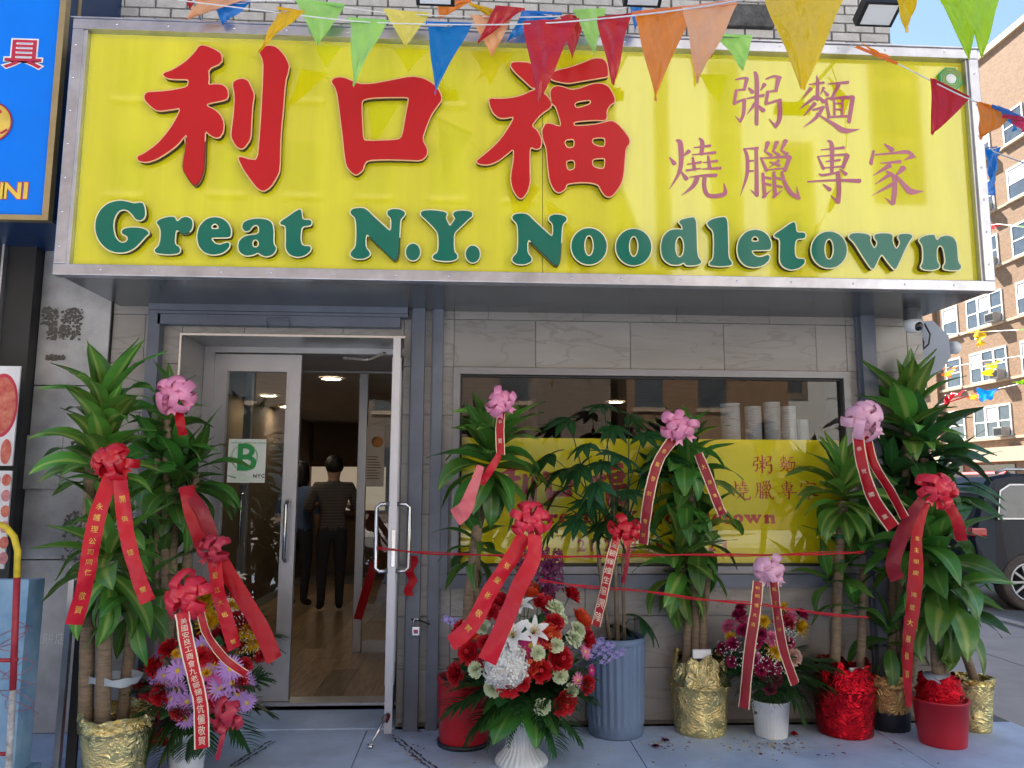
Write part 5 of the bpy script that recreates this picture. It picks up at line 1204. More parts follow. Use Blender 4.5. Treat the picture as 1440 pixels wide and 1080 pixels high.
tail(B, [(308, 786), (335, 830), (365, 880), (386, 928)], 28, 'ribbon_red', 4.0)
B = ribbon('shiny scarlet bow with a white-edged lettered tail on the purple flower arrangement', 268, 838, 3.72, 30, 'satin_hot', n=12, seed=4)
tail(B, [(256, 862), (262, 900), (272, 945), (282, 990), (284, 1052)], 25, 'ribbon_hot', 3.6, '美國安良工商會九老鄭錦泰伉儷敬賀', 'pale_ink', .07, .97, 'pale_ink', size=.86)
tail(B, [(280, 850), (290, 890), (315, 925), (346, 948)], 14, 'ribbon_red', 3.7, edge='ribbon_edge')
B = ribbon('small dusky red bow tucked low among the purple daisies', 322, 1000, 3.72, 22, 'satin_dusk', n=7, seed=5)
tail(B, [(318, 1012), (312, 1040), (305, 1068)], 8, 'satin_dusk', 3.72)
B = ribbon('pink bow with gold-edged tail and salmon ribbon end on the plant left of the window', 705, 566, 4.42, 20, 'satin_pink', seed=6)
tail(B, [(705, 580), (703, 605), (704, 640)], 17, 'ribbon_red', 4.42, '恭賀', 'pale_ink', edge='ribbon_edge', bulge=0)
tail(B, [(676, 655), (664, 690), (654, 715), (640, 728)], 14, 'salmon', 4.3, wend=36)
tail(B, [(702, 640), (690, 660), (676, 680)], 14, 'ribbon_hot', 4.38)
B = ribbon('large scarlet bow with two broad red tails over the white vase arrangement', 745, 732, 3.75, 24, 'satin_hot', seed=7)
tail(B, [(738, 752), (716, 790), (690, 830), (664, 878), (634, 905)], 27, 'ribbon_hot', 3.7, ' 張聖彬敬賀', t0=.1, t1=.85, wend=30)
tail(B, [(752, 752), (750, 785), (730, 825), (712, 870), (685, 930)], 26, 'ribbon_hot', 3.66, '', wend=34)
B = ribbon('red bow with narrow gold-edged lettered tail on the money tree', 877, 746, 4.15, 20, 'satin_red', n=9, seed=8)
tail(B, [(866, 760), (858, 790), (850, 830), (838, 880)], 17, 'ribbon_red', 4.15, '金碧輝煌生意興隆', 'pale_ink', .05, .95, 'ribbon_edge', size=.8)
tail(B, [(884, 760), (882, 790), (876, 820)], 8, 'ribbon_dark', 4.15)
B = ribbon('pink bow with dark red lettered tails spread over the tiered plant in gold foil', 953, 600, 4.35, 24, 'satin_pink', seed=9)
tail(B, [(946, 618), (926, 648), (914, 690), (908, 730), (904, 765)], 20, 'ribbon_dark', 4.33, '恭喜發財 敬賀', 'gold_ink', .1, .95, 'ribbon_edge')
tail(B, [(982, 638), (995, 670), (1006, 700), (1016, 724)], 18, 'ribbon_dark', 4.33, '大展鴻圖', 'gold_ink', .1, .95, 'ribbon_edge')
B = ribbon('pale pink bow with two gold-edged red tails on the small arrangement in a white pot', 1080, 802, 4.3, 22, 'satin_palepink', seed=10)
tail(B, [(1066, 818), (1062, 860), (1054, 915), (1046, 996)], 20, 'ribbon_dark', 4.2, '祝開張大吉', 'gold_ink', .05, .5, 'ribbon_edge')
tail(B, [(1088, 818), (1094, 870), (1102, 915), (1118, 962)], 17, 'ribbon_dark', 4.22, '祝賀大發', 'gold_ink', .03, .5, 'ribbon_edge')
B = ribbon('pale pink bow with gold-edged red tails on the slim plant in red foil', 1213, 590, 4.3, 26, 'satin_palepink', seed=11)
tail(B, [(1206, 608), (1212, 650), (1228, 700), (1256, 742)], 20, 'ribbon_red', 4.27, '恭祝開業', 'pale_ink', .1, .95, 'ribbon_edge', wend=26)
tail(B, [(1218, 608), (1228, 650), (1252, 690), (1272, 728)], 17, 'ribbon_red', 4.29, '', 'pale_ink', edge='ribbon_edge')
B = ribbon('bright red bow with long red tail hanging over the plant in the red bucket', 1314, 690, 4.05, 25, 'satin_hot', seed=12)
tail(B, [(1304, 708), (1290, 750), (1288, 800), (1284, 850), (1276, 920), (1278, 994)], 25, 'ribbon_red', 4.0, '東主榮慶 鴻業大展敬賀', 'gold_ink', .2, .9, spin=True)
tail(B, [(1300, 705), (1275, 740), (1256, 790), (1262, 815)], 26, 'ribbon_dark', 4.36); tail(B, [(1330, 705), (1345, 730), (1352, 760)], 20, 'ribbon_red', 4.22)
# loose ribbons: by the padlock, inside the vestibule
o = MB().grid([[at(578+3*math.sin(k*.9)-4-(k/14)*4, 782+k*4, 4.9-.01*math.cos(k*1.3)), at(586+3*math.sin(k*.9)-(k/14)*4, 782+k*4, 4.88)] for k in range(15)]).build('hanging_ribbon', MT['ribbon_red']); tag(o, 'short crumpled red ribbon hanging on the shutter rail above the padlock', 'ribbon')
o = MB().grid([[at(521-k*2.4, 790+k*8, 6.6), at(535-k*2.6, 786+k*8.6, 6.58+.01*math.sin(k))] for k in range(11)]).build('hanging_ribbon', MT['ribbon_red']); tag(o, 'dark red ribbon seen inside the doorway beside the inner glass', 'ribbon')
# red strings tied across the plants
def strand(lab, P, r=.0026, seed=0):
    rs = random.Random(seed); C = spline3([at(*p) for p in P], 14); t = thing('red_string', lab, 'string', C[0])
    for k in range(3):
        MB().tube([q+Vector((0, .006*math.sin(i*.31+k*2.1)+.004*k, .0045*math.sin(i*.17+k*2.3)*k)) for i, q in enumerate(C)], [r*(.7+.6*abs(math.sin(i*.21+k))) for i in range(len(C))], 6).build('strand', MT['ribbon_hot'], t)
strand('twisted red string tied from the door handle across the plants and window', [(530, 770, 4.75), (600, 778, 4.6), (680, 781, 4.4), (790, 782, 4.25), (880, 782, 4.2), (1000, 780, 4.3), (1100, 780, 4.28), (1190, 778, 4.25), (1215, 776, 4.2)])
strand('lower red string sagging from the vase arrangement to the red foil plant', [(758, 815, 4.1), (830, 826, 4.15), (905, 832, 4.25), (985, 842, 4.22), (1060, 850, 4.18), (1150, 862, 4.2), (1222, 868, 4.3)], .0024, 1)

# ================================================================== flowers (unit radius, facing +z)
def petal(m, a, L, W, e0, e1, r0=0.0, z0=0.0, cup=.3, n=4, mi=0, tip=.5, ruff=0.0, endw=.18):
    ca, sa = math.cos(a), math.sin(a); rows = []; x, z = r0, z0
    for i in range(n+1):
        s = i/n; w_ = W*(.25+.75*math.sin(PI*min(1, (.12+s*(1-.12-.0))**tip*1.0))) if i < n else W*endw
        e = e0+(e1-e0)*s
        row = []
        for u in (-1, 0, 1):
            zz = z+abs(u)*w_*cup+(ruff*math.sin(7*s+5*u+a*3) if ruff else 0); row.append(Vector((x*ca-u*w_*sa, x*sa+u*w_*ca, zz)))
        rows.append(row); x += math.cos(e)*L/n; z += math.sin(e)*L/n
    m.grid(rows, mi)
def f_rose(seed):
    rs = random.Random(seed); m = MB()
    m.lathe([(.1, -.1), (.2, .15), (.2, .5), (.13, .62), (.05, .56)], (0, 0, 0), 10)
    for L, (n, e0, e1, ln, w_, r0) in enumerate(((3, 1.45, 1.8, .70, .26, .12), (4, 1.35, 1.6, .74, .36, .2), (5, 1.15, 1.25, .80, .46, .26), (6, .85, .75, .86, .54, .26), (6, .45, .15, .86, .56, .24))):
        for k in range(n): petal(m, 2*PI*k/n+L*.7+rs.uniform(-.18, .18), ln, w_, e0+rs.uniform(-.08, .08), e1+rs.uniform(-.15, .15), r0, -.14-.02*L, .22, 5, 0, .55, .03, .62)
    return m
def f_carn(seed):
    rs = random.Random(seed); m = MB()
    for k in range(44):
        t = (k+.5)/44; e = 1.45*(1-t)+.0; petal(m, 2.399*k, 55e-2+.45*t, .27+.13*t, e+.25, e-.15, .05, -.15+.35*(1-t), .3, 3, 0, .35, .09, .8)
    return m
def f_mum(seed):
    m = MB()
    for k in range(80):
        t = (k+.5)/80; e = 1.5*(1-t)-.25*t; petal(m, 2.399*k, .5+.5*t**.6, .085, e-.2, e+.5*(1-t)+.15, .04, -.1+.3*(1-t), .4, 3, 0, .6)
    return m
def f_daisy(seed):
    rs = random.Random(seed); m = MB()
    for k in range(22): petal(m, 2*PI*k/22+rs.uniform(-.08, .08), .85, .10, rs.uniform(0, .25), rs.uniform(-.25, .1), .16, 0 if k % 2 else .04, .2, 3, 0, .7)
    m.lathe([(.24, 0), (.2, .08), (.08, .12), (0, .11)], (0, 0, 0), 12, 1, cap=False); return m
def f_lily(seed):
    m = MB()
    for k in range(6): petal(m, PI*k/3, 1.15, .24 if k % 2 else .19, 1.25, -.55, .05, -.3, .3, 6, 0, .75)
    for k in range(6): a = PI*k/3+.3; m.tube([(0, 0, -.2), (.12*math.cos(a), .12*math.sin(a), .3), (.22*math.cos(a), .22*math.sin(a), .45)], .022, 4, 1)
    return m
def f_hydr(seed):
    rs = random.Random(seed); m = MB()
    m.lathe([(.86*math.sin(t), .86*math.cos(t)) for t in (2.4, 2.0, 1.6, 1.2, .8, .4, .02)], (0, 0, 0), 16)
    for k in range(210):
        z = 1-1.5*(k+.5)/210; q = math.sqrt(max(0, 1-z*z)); a = 2.399*k+rs.uniform(-.2, .2); n = Vector((q*math.cos(a)+rs.uniform(-.12, .12), q*math.sin(a)+rs.uniform(-.12, .12), z+rs.uniform(-.12, .12))).normalized(); M = zto((n+Vector((rs.uniform(-.4, .4), rs.uniform(-.4, .4), rs.uniform(-.4, .4)))), rs.uniform(0, 3)); c = n*rs.uniform(.84, 1.0)
        for j in range(4):
            b = PI/2*j; vs = [(0, 0, .02), (.14*math.cos(b-.5), .14*math.sin(b-.5), .05), (.2*math.cos(b), .2*math.sin(b), .03), (.14*math.cos(b+.5), .14*math.sin(b+.5), .05)]
            m.add([c+(M @ Vector(v)) for v in vs], [(0, 1, 2, 3)], smooth=False)
    return m
def f_spray(seed):      # little florets on a spike
    rs = random.Random(seed); m = MB()
    for k in range(26):
        t = k/26; a = 2.399*k; c = Vector((.42*(1-t*.6)*math.cos(a), .42*(1-t*.6)*math.sin(a), -1+2.1*t)); M = zto(Vector((math.cos(a), math.sin(a), .4)))
        for j in range(5):
            b = 2*PI/5*j; m.add([c+(M @ Vector(v)) for v in ((0, 0, 0), (.16*math.cos(b-.5), .16*math.sin(b-.5), .05), (.24*math.cos(b), .24*math.sin(b), .02), (.16*math.cos(b+.5), .16*math.sin(b+.5), .05))], [(0, 1, 2, 3)])
    return m
FM = {'rose': [f_rose(k) for k in range(3)], 'carnation': [f_carn(k) for k in range(2)], 'chrysanthemum': [f_mum(0)], 'daisy': [f_daisy(k) for k in range(3)], 'lily': [f_lily(0)], 'hydrangea': [f_hydr(0)], 'flower_spike': [f_spray(k) for k in range(2)]}
FCOL = {'red': (.50, .006, .014), 'crimson': (.32, .004, .018), 'orange': (.80, .11, .035), 'cream': (.68, .74, .48), 'white': (.82, .80, .74), 'magenta': (.58, .01, .20), 'plum': (.16, .006, .07), 'pink': (.78, .20, .34), 'lavender': (.50, .27, .62), 'lilac': (.40, .34, .66), 'yellow': (.80, .50, .012), 'stargazer': (.70, .10, .34), 'burgundy': (.34, .008, .07), 'peach': (.66, .42, .34)}
for k, v in FCOL.items(): mat('petal_'+k, v, .55, var=.16, scale=30, trans=.22, objvar=.12)
mat('stamen', (.62, .42, .05), .7); mat('stem_green', (.05, .13, .03), .6)
_fm = {}
def flower_mesh(kind, k, col):
    key = (kind, k, col)
    if key not in _fm:
        me = FM[kind][k].mesh(kind); me.materials.append(MT['petal_'+col])
        if kind in ('daisy', 'lily'): me.materials.append(MT['stamen'])
        _fm[key] = me
    return _fm[key]
# foliage sprays
def frond(n, wid, narrow, droop, seed, base=.18):
    rs = random.Random(seed); m = MB(); p = Vector((0, 0, 0)); e = 0; pts = [p]; dirs = []
    for i in range(n):
        d = Vector((math.cos(e), 0, math.sin(e))); p = p+d/n; pts.append(p); dirs.append(d); e -= droop/n
    m.tube(pts, [.012*(1-.7*i/n) for i in range(n+1)], 5)
    for i in range(int(n*base), n):
        s = i/n; ln = wid*(math.sin(PI*(.12+.86*s))**.7 if not narrow else (1-s)*.9+.12)*rs.uniform(.9, 1.1)
        for sd in (-1, 1):
            a = R(62-26*s)*sd; d = Vector((math.cos(a), math.sin(a), rs.uniform(-.25, .05)-.1)).normalized(); q = pts[i]; w_ = ln*(.055 if not narrow else .16); sv = d.cross(Vector((0, 0, 1))).normalized()
            m.grid([[q-sv*w_*.4, q+sv*w_*.4], [q+d*ln*.4-sv*w_+Vector((0, 0, .01)), q+d*ln*.4+sv*w_+Vector((0, 0, .01))], [q+d*ln*.8-sv*w_*.7-Vector((0, 0, .03*ln)), q+d*ln*.8+sv*w_*.7-Vector((0, 0, .03*ln))], [q+d*ln-Vector((0, 0, .1*ln)), q+d*ln+sv*.002-Vector((0, 0, .1*ln))]])
    return m
FRONDS = {'palm_frond': [frond(22, .42, False, .9, k) for k in range(3)], 'fern_frond': [frond(18, .3, True, .7, 9+k, .1) for k in range(3)]}
leafmat('frond_green', (.02, .06, .016), (.03, .09, .02), (.04, .1, .03)); leafmat('fern_green', (.02, .075, .018), (.04, .12, .03), (.04, .1, .03))
FRM = {}
for nm, mt in (('palm_frond', 'frond_green'), ('fern_frond', 'fern_green')):
    FRM[nm] = []
    for f in FRONDS[nm]: me = f.mesh(nm); me.materials.append(MT[mt]); FRM[nm].append(me)
def put_frond(parent, nm, c, az, el, L, roll=0.0):
    M = Matrix.Translation(c) @ Matrix.Rotation(az, 4, 'Z') @ Matrix.Rotation(-el, 4, 'Y') @ Matrix.Rotation(roll, 4, 'X') @ Matrix.Scale(L, 4); obj(nm, random.choice(FRM[nm]), None, parent, M)
def arrangement(parent, ctr, Y, rad, items, scale, greens=10, ferns=12, palm=.34, babies=0, browse=None):
    # items: (kind, colour, px, py, radius px); the dome bulges towards the viewer
    base = ctr; stems = MB()
    for (kind, col, px, py, rpx) in items:
        q = at(px, py, Y); d = Vector((q.x-ctr.x, 0, q.z-ctr.z)); rr = min(1, d.length/rad); q = at(px, py, Y-rad*math.sqrt(max(0, 1-rr*rr))*.85+rnd(-.02, .02)); n = (q-ctr)+Vector((rnd(-.05, .05), -.12, rnd(-.02, .06)))
        r = rpx*q.y/FPX*(1.32 if kind != 'hydrangea' else 1)
        if kind == 'flower_spike': n = Vector((n.x*.4, -.15, 1)) if py < 850 else Vector((n.x, -.1, .2))
        obj(kind, flower_mesh(kind, random.randrange(len(FM[kind])), col), None, parent, Matrix.Translation(q) @ zto(n, rnd(0, 6)) @ Matrix.Scale(r, 4))
        stems.tube([ctr+Vector((rnd(-.02, .02), rnd(-.02, .02), -.12)), q-n.normalized()*r*.15], .003, 5)
    stems.build('flower_stems', MT['stem_green'], parent)['kind'] = 'stuff'
    for k in range(greens): a = 2*PI*k/greens+rnd(-.2, .2); put_frond(parent, 'palm_frond', ctr+Vector((.03*math.cos(a), .03*math.sin(a), -.04)), a, rnd(-.15, .75), palm*rnd(.8, 1.15), rnd(-.4, .4))
    for k in range(ferns): a = 2.399*k; e = rnd(-.35, 1.1); put_frond(parent, 'fern_frond', ctr+Vector((.02*math.cos(a), .02*math.sin(a), -.03)), a, e, rad*rnd(.85, 1.2), rnd(-.5, .5))
    for k in range(26):     # broad filler leaves inside the dome hide its hollow
        a = rnd(0, 2*PI); e = rnd(-.5, 1.4); ln = rad*rnd(.6, .95)
        obj('filler_leaf', leaf_copy(random.choice((1, 2, 3)), 'leaf_dark'), None, parent, Matrix.Translation(ctr) @ Matrix.Rotation(a, 4, 'Z') @ Matrix.Rotation(-e, 4, 'Y') @ Matrix.Diagonal((ln, ln*2.2, ln, 1)))
    if babies:
        m = MB()
        for (px, py, sp, cnt) in browse:
            for k in range(cnt):
                x, y = random.gauss(px, sp), random.gauss(py, sp); q = at(x, y, Y); d = Vector((q.x-ctr.x, 0, q.z-ctr.z)); rr = min(1, d.length/rad); q = at(x, y, Y-rad*math.sqrt(max(0, 1-rr*rr))*.9-rnd(0, .03)); r = rnd(.003, .0055)
                m.add([q+Vector((r, 0, 0)), q+Vector((0, -r, .3*r)), q+Vector((-r, 0, 0)), q+Vector((0, 0, r)), q+Vector((0, 0, -r)), q+Vector((0, r, 0))], [(0, 1, 3), (1, 2, 3), (1, 0, 4), (2, 1, 4), (5, 0, 3), (2, 5, 3)])
        m.build('babys_breath', MT['petal_white'], parent)['kind'] = 'stuff'
def Z(ox, oy, s, L): return [(k, c, ox+x/s, oy+y/s, r/s) for (k, c, x, y, r) in L]

# --- A: purple arrangement at left
b = onz(262, 1092); b = Vector((b.x, b.y, 0)); Y = b.y
T = thing('flower_arrangement', 'dome of lavender daisies and red carnations in a white pot by the gold foil pot', 'flowers', b, 'congratulation flower arrangements')
hp = at(262, 1045, Y).z+.06; r = pxw(50, Y)
MB().lathe([(r*.78, 0), (r*.8, .01), (r, hp-.01), (r*1.06, hp-.008), (r*1.06, hp+.01), (r*.95, hp+.008), (r*.9, hp-.04)], b, 48, fn=lambda t, z, q: q*(1+.006*math.cos(t*40))).build('pot', MT['white_plastic'], T)
it = [('daisy', 'lavender', *q) for q in ((655, 690, 36), (750, 670, 38), (745, 750, 40), (722, 790, 34), (790, 800, 36), (785, 872, 34), (855, 565, 36), (970, 660, 42), (930, 740, 40), (1000, 765, 38), (1040, 805, 34), (675, 582, 34), (885, 600, 40), (905, 640, 38), (955, 700, 40), (1015, 690, 34), (700, 720, 30), (845, 800, 34), (980, 720, 38), (820, 640, 34), (690, 690, 30), (1045, 720, 30), (760, 610, 30))]
it += [('carnation', 'red', *q) for q in ((715, 580, 34), (660, 650, 36), (683, 768, 38), (762, 833, 36), (1005, 715, 34), (850, 612, 32), (915, 790, 36), (920, 605, 30), (590, 705, 36), (1030, 650, 28))]
it += [('lily', 'stargazer', *q) for q in ((900, 660, 60), (895, 750, 55))]+[('chrysanthemum', 'yellow', *q) for q in ((870, 680, 22), (745, 600, 20), (760, 640, 18))]
ctr = at(285, 960, Y+.02)
arrangement(T, ctr, Y+.02, 78*Y/FPX, Z(0, 720, 3.0, it), 1, 12, 10, .36)
for az, el, L in ((2.9, -.25, .42), (3.3, -.35, .42), (3.6, -.4, .4), (4.0, -.5, .36), (2.6, -.1, .4), (5.9, -.2, .4), (.2, .1, .4), (4.5, -.7, .3), (5.2, -.5, .3)): put_frond(T, 'palm_frond', ctr+Vector((0, 0, -.08)), az, el, L)
# --- B: yellow arrangement behind it
b = onz(322, 1005); b = Vector((b.x, b.y, 0)); Y = b.y
T = thing('flower_arrangement', 'yellow chrysanthemums and white lilies leaning against the closed door leaf', 'flowers', b, 'congratulation flower arrangements')
r = .1; MB().lathe([(r*.8, 0), (r, .22), (r*1.05, .23), (r*.9, .21)], b, 32).build('pot', MT['white_plastic'], T)
it = [('chrysanthemum', 'yellow', *q) for q in ((875, 365, 42), (880, 470, 46), (1030, 500, 40), (975, 405, 36), (1068, 548, 36), (945, 430, 34), (865, 420, 38), (1010, 560, 34), (900, 330, 32), (1085, 500, 30))]
it += [('chrysanthemum', 'white', 900, 505, 32), ('lily', 'white', 1010, 400, 52), ('lily', 'white', 1000, 280, 34)]+[('rose', 'crimson', *q) for q in ((995, 462, 34), (1070, 465, 32), (925, 528, 32), (960, 380, 26), (1000, 550, 30))]+[('carnation', 'red', 1100, 600, 26), ('carnation', 'red', 860, 520, 26)]
ctr = at(322, 895, Y+.02)
arrangement(T, ctr, Y, 66*Y/FPX, Z(0, 720, 3.0, it), 1, 12, 10, .36, 1, [(355, 905, 12, 130), (320, 850, 10, 60), (340, 880, 14, 60)])
# --- C: white vase arrangement in the middle
b = onz(733, 1072); b = Vector((b.x, b.y, 0)); Y = b.y
T = thing('flower_arrangement', 'big arrangement of red and orange roses, white hydrangea and lilies in a footed white vase', 'flowers', b, 'congratulation flower arrangements')
f_ = Y/FPX
MB().lathe([(35*f_, 0), (36*f_, .01), (33*f_, .03), (26*f_, .055), (21*f_, .085), (20*f_, .11), (22*f_, .16), (25*f_, .24), (27*f_, .30), (26*f_, .31), (24*f_, .28)], b, 216, fn=lambda t, z, q: q*(1+(.03*math.cos(t*27) if z > .02 else 0))).build('vase', MT['white_plastic'], T)
it = [('rose', 'red', *q) for q in ((525, 425, 34), (590, 645, 40), (385, 740, 42), (605, 818, 40), (510, 690, 36), (228, 617, 36), (695, 560, 32), (345, 415, 32), (195, 530, 32), (697, 745, 30))]
it += [('rose', 'orange', *q) for q in ((470, 380, 42), (675, 490, 40), (540, 557, 42), (467, 657, 42), (232, 535, 38))]+[('carnation', 'red', *q) for q in ((180, 703, 36), (630, 393, 34), (567, 502, 32), (320, 460, 28))]
it += [('carnation', 'cream', *q) for q in ((655, 535, 30), (643, 567, 28), (322, 760, 28), (632, 768, 26), (518, 832, 28), (255, 685, 26), (590, 710, 26), (568, 445, 30), (590, 488, 24), (575, 590, 24), (285, 520, 24), (500, 620, 24))]
it += [('daisy', 'magenta', 475, 592, 44), ('daisy', 'pink', 660, 730, 26), ('daisy', 'pink', 690, 615, 26), ('daisy', 'pink', 172, 575, 24), ('daisy', 'magenta', 715, 690, 20), ('hydrangea', 'white', 375, 670, 92), ('lily', 'white', 400, 548, 66), ('lily', 'white', 485, 535, 52), ('lily', 'white', 430, 430, 48)]
it += [('flower_spike', 'plum', *q) for q in ((540, 330, 60), (575, 290, 56), (525, 270, 50), (445, 290, 56), (545, 390, 50))]+[('flower_spike', 'lilac', *q) for q in ((170, 500, 36), (750, 605, 40), (800, 630, 36), (720, 590, 34))]+[('carnation', 'red', 290, 580, 26), ('rose', 'crimson', 300, 640, 30), ('carnation', 'red', 440, 740, 26)]
ctr = at(735, 945, Y+.02)
arrangement(T, ctr, Y+.02, 105*f_, Z(580, 700, 2.843, it), 1, 14, 22, .42)
for az, el, L in ((3.3, -.35, .44), (2.9, .0, .46), (2.7, .3, .46), (5.9, -.3, .44), (.1, .1, .44), (4.2, -.7, .34), (5.2, -.75, .34), (4.7, -.9, .3), (3.7, -.6, .4), (5.6, -.55, .4), (2.5, .55, .44)): put_frond(T, 'palm_frond' if el > -.6 else 'fern_frond', ctr+Vector((0, 0, -.07)), az, el, L)
for az, el in ((3.6, -.5), (5.7, -.45), (4.0, -.7), (5.3, -.7)): obj('aspidistra_leaf', leaf_copy(1, 'leaf'), None, T, Matrix.Translation(ctr+Vector((0, -.05, -.08))) @ Matrix.Rotation(az, 4, 'Z') @ Matrix.Rotation(-el, 4, 'Y') @ Matrix.Diagonal((.32, .72, .32, 1)))
# --- D: small arrangement right
b = onz(1085, 1034); b = Vector((b.x, b.y, 0)); Y = b.y; f_ = Y/FPX
T = thing('flower_arrangement', 'small arrangement of burgundy and yellow blooms with babys breath in a ribbed white pot', 'flowers', b, 'congratulation flower arrangements')
hp = at(1085, 985, Y).z; r = 25*f_
MB().lathe([(r*.82, 0), (r*.84, .01), (r, hp), (r*1.04, hp+.002), (r*1.04, hp+.012), (r*.92, hp), (r*.88, hp-.04)], b, 96, fn=lambda t, z, q: q*(1+.014*math.cos(t*32))).build('pot', MT['white_plastic'], T)
it = [('chrysanthemum', 'yellow', *q) for q in ((693, 520, 36), (602, 612, 34), (552, 495, 24), (420, 560, 22), (630, 437, 20), (520, 565, 20))]+[('carnation', 'pink', *q) for q in ((650, 480, 28), (580, 565, 26), (415, 518, 26), (468, 495, 24), (520, 640, 20))]
it += [('carnation', 'burgundy', *q) for q in ((430, 585, 22), (540, 690, 22), (595, 725, 24), (520, 580, 22), (700, 470, 24), (610, 500, 22), (510, 645, 20), (560, 705, 22), (575, 760, 22), (455, 470, 24), (470, 530, 22), (650, 580, 20), (390, 600, 20), (560, 660, 18), (425, 655, 18), (540, 545, 20), (600, 680, 18), (460, 440, 18))]+[('rose', 'peach', 670, 635, 26), ('rose', 'crimson', 640, 500, 26), ('rose', 'crimson', 597, 728, 22)]
ctr = at(1078, 930, Y+.02)
arrangement(T, ctr, Y+.02, 62*f_, Z(880, 700, 2.842, it), 1, 14, 14, .36, 1, [(1068, 930, 12, 120), (1108, 890, 10, 80), (1030, 915, 10, 70), (1095, 940, 8, 40)])
for az, el, L in ((0, -.1, .42), (.2, -.3, .42), (-.3, .1, .4), (-.2, .45, .38), (4.7, -.9, .26), (4.2, -.9, .28), (5.2, -.9, .28), (5.6, -.5, .36)): put_frond(T, 'palm_frond', ctr+Vector((0, 0, -.05)), az, el, L)
# petals and scraps on the pavement
pm = MB().grid([[Vector((-.5, -.25, 0)), Vector((-.5, .25, 0))], [Vector((0, -.4, .12)), Vector((0, .4, .12))], [Vector((.5, -.2, .02)), Vector((.5, .2, .02))]]).mesh('petal')
mat('petal_yellowfall', (.7, .6, .2), .6); mat('petal_darkfall', (.25, .01, .06), .6); mat('leaf_scrap', (.04, .05, .03), .8)
sc = thing('fallen_petals', 'scattered yellow and dark red petals fallen on the painted pavement', 'petals', onz(1090, 1050))
m = {'petal_yellowfall': MB(), 'petal_darkfall': MB(), 'leaf_scrap': MB()}
for k in range(240):
    if k < 110: px, py = random.gauss(1085, 34), random.gauss(1050, 7)
    elif k < 140: px, py = random.gauss(935, 16), random.gauss(1045, 6)
    elif k < 170: px, py = random.gauss(575, 12), random.gauss(1055, 14)
    else: px, py = rnd(560, 1330), rnd(1030, 1079)
    if py < 1026: continue
    p = onz(px, py, .002); mt = 'petal_yellowfall' if random.random() < .62 else random.choice(('petal_darkfall', 'leaf_scrap')); a = rnd(0, 6); r = rnd(.006, .013)*(1.4 if mt == 'petal_darkfall' else 1)
    d = Vector((math.cos(a), math.sin(a), 0)); s = Vector((-d.y, d.x, 0)); h = Vector((0, 0, .003))
    m[mt].add([p-d*r, p-s*r*.45+h, p+d*r, p+s*r*.45+h], [(0, 1, 2, 3)])
for k, v in m.items(): v.build('petal_scatter', MT[k], sc)['kind'] = 'stuff'
del sc['category'], sc['label']
sc['kind'] = 'stuff'; sc['label'] = 'scattered yellow and dark red petals fallen on the painted pavement'; sc['category'] = 'petals'
cr = thing('fallen_blossom', 'single dark red blossom lying on the pavement beside the small white pot', 'flower', onz(1117, 1036)); obj('carnation', flower_mesh('carnation', 0, 'red'), None, cr, Matrix.Translation(onz(1117, 1036)+Vector((0, 0, .012))) @ Matrix.Scale(.024, 4))
for k, (px, py) in enumerate(((922, 1051), (936, 1043))):
    q = onz(px, py); cr = thing('fallen_blossom', 'wilted dark magenta blossom on the pavement beside the blue planter', 'flower', q, 'wilted blossoms by the planter'); obj('carnation', flower_mesh('carnation', 1, 'plum'), None, cr, Matrix.Translation(q+Vector((0, 0, .008))) @ Matrix.Diagonal((.024, .02, .012, 1)))
# ================================================================== bunting
PC = {'green': (.40, .80, .20), 'lime': (.42, .70, .02), 'yellow': (.84, .54, .0), 'lemon': (.88, .78, .16), 'blue': (.005, .22, .72), 'red': (.60, .015, .03), 'orange': (.90, .27, .02), 'peach': (.92, .46, .24), 'pink': (.72, .03, .14)}
for k, v in PC.items(): mat('film_'+k, v, .16, var=.08, scale=5, bump=.9, bscale=11, trans=.45, spec=.9)
mat('cord_white', (.75, .75, .75), .6)
def pennant(parent, a, b, t, col, curl=.02, n=12, seed=0):
    rs = random.Random(seed); a, b, t = Vector(a), Vector(b), Vector(t); nn = (b-a).cross(t-a).normalized(); ph = rs.uniform(0, 6); rows = []
    for i in range(n+1):
        s = i/n; l = a.lerp(t, s); r = b.lerp(t, s)
        rows.append([l.lerp(r, j/n)+nn*(curl*(math.sin(2.2*j/n+ph+s*1.7)*(1-s*.6)+.35*math.sin(7*s+5*j/n+ph)+.22*math.sin(13*j/n-9*s+2*ph))) for j in range(n+1)])
    m = MB().grid(rows)
    m.bar(a+Vector((0, 0, .003)), b+Vector((0, 0, .003)), .004, .016)
    return m.build('pennant', MT['film_'+col], parent)
def bunting(lab, cordpts, pens, rad=.0035, curl=.02):
    C = spline3([at(*p) for p in cordpts], 10); t = thing('bunting', lab, 'bunting', C[0], 'strings of coloured pennants')
    MB().tube(C, rad, 6).build('cord', MT['cord_white'], t)
    for k, (col, ax, ay, bx_, by, tx, ty, Ya, Yb) in enumerate(pens):
        pennant(t, at(ax, ay, Ya), at(bx_, by, Yb), at(tx, ty, (Ya+Yb)/2+.01), col, curl*(Ya/4), seed=k*7+len(lab))
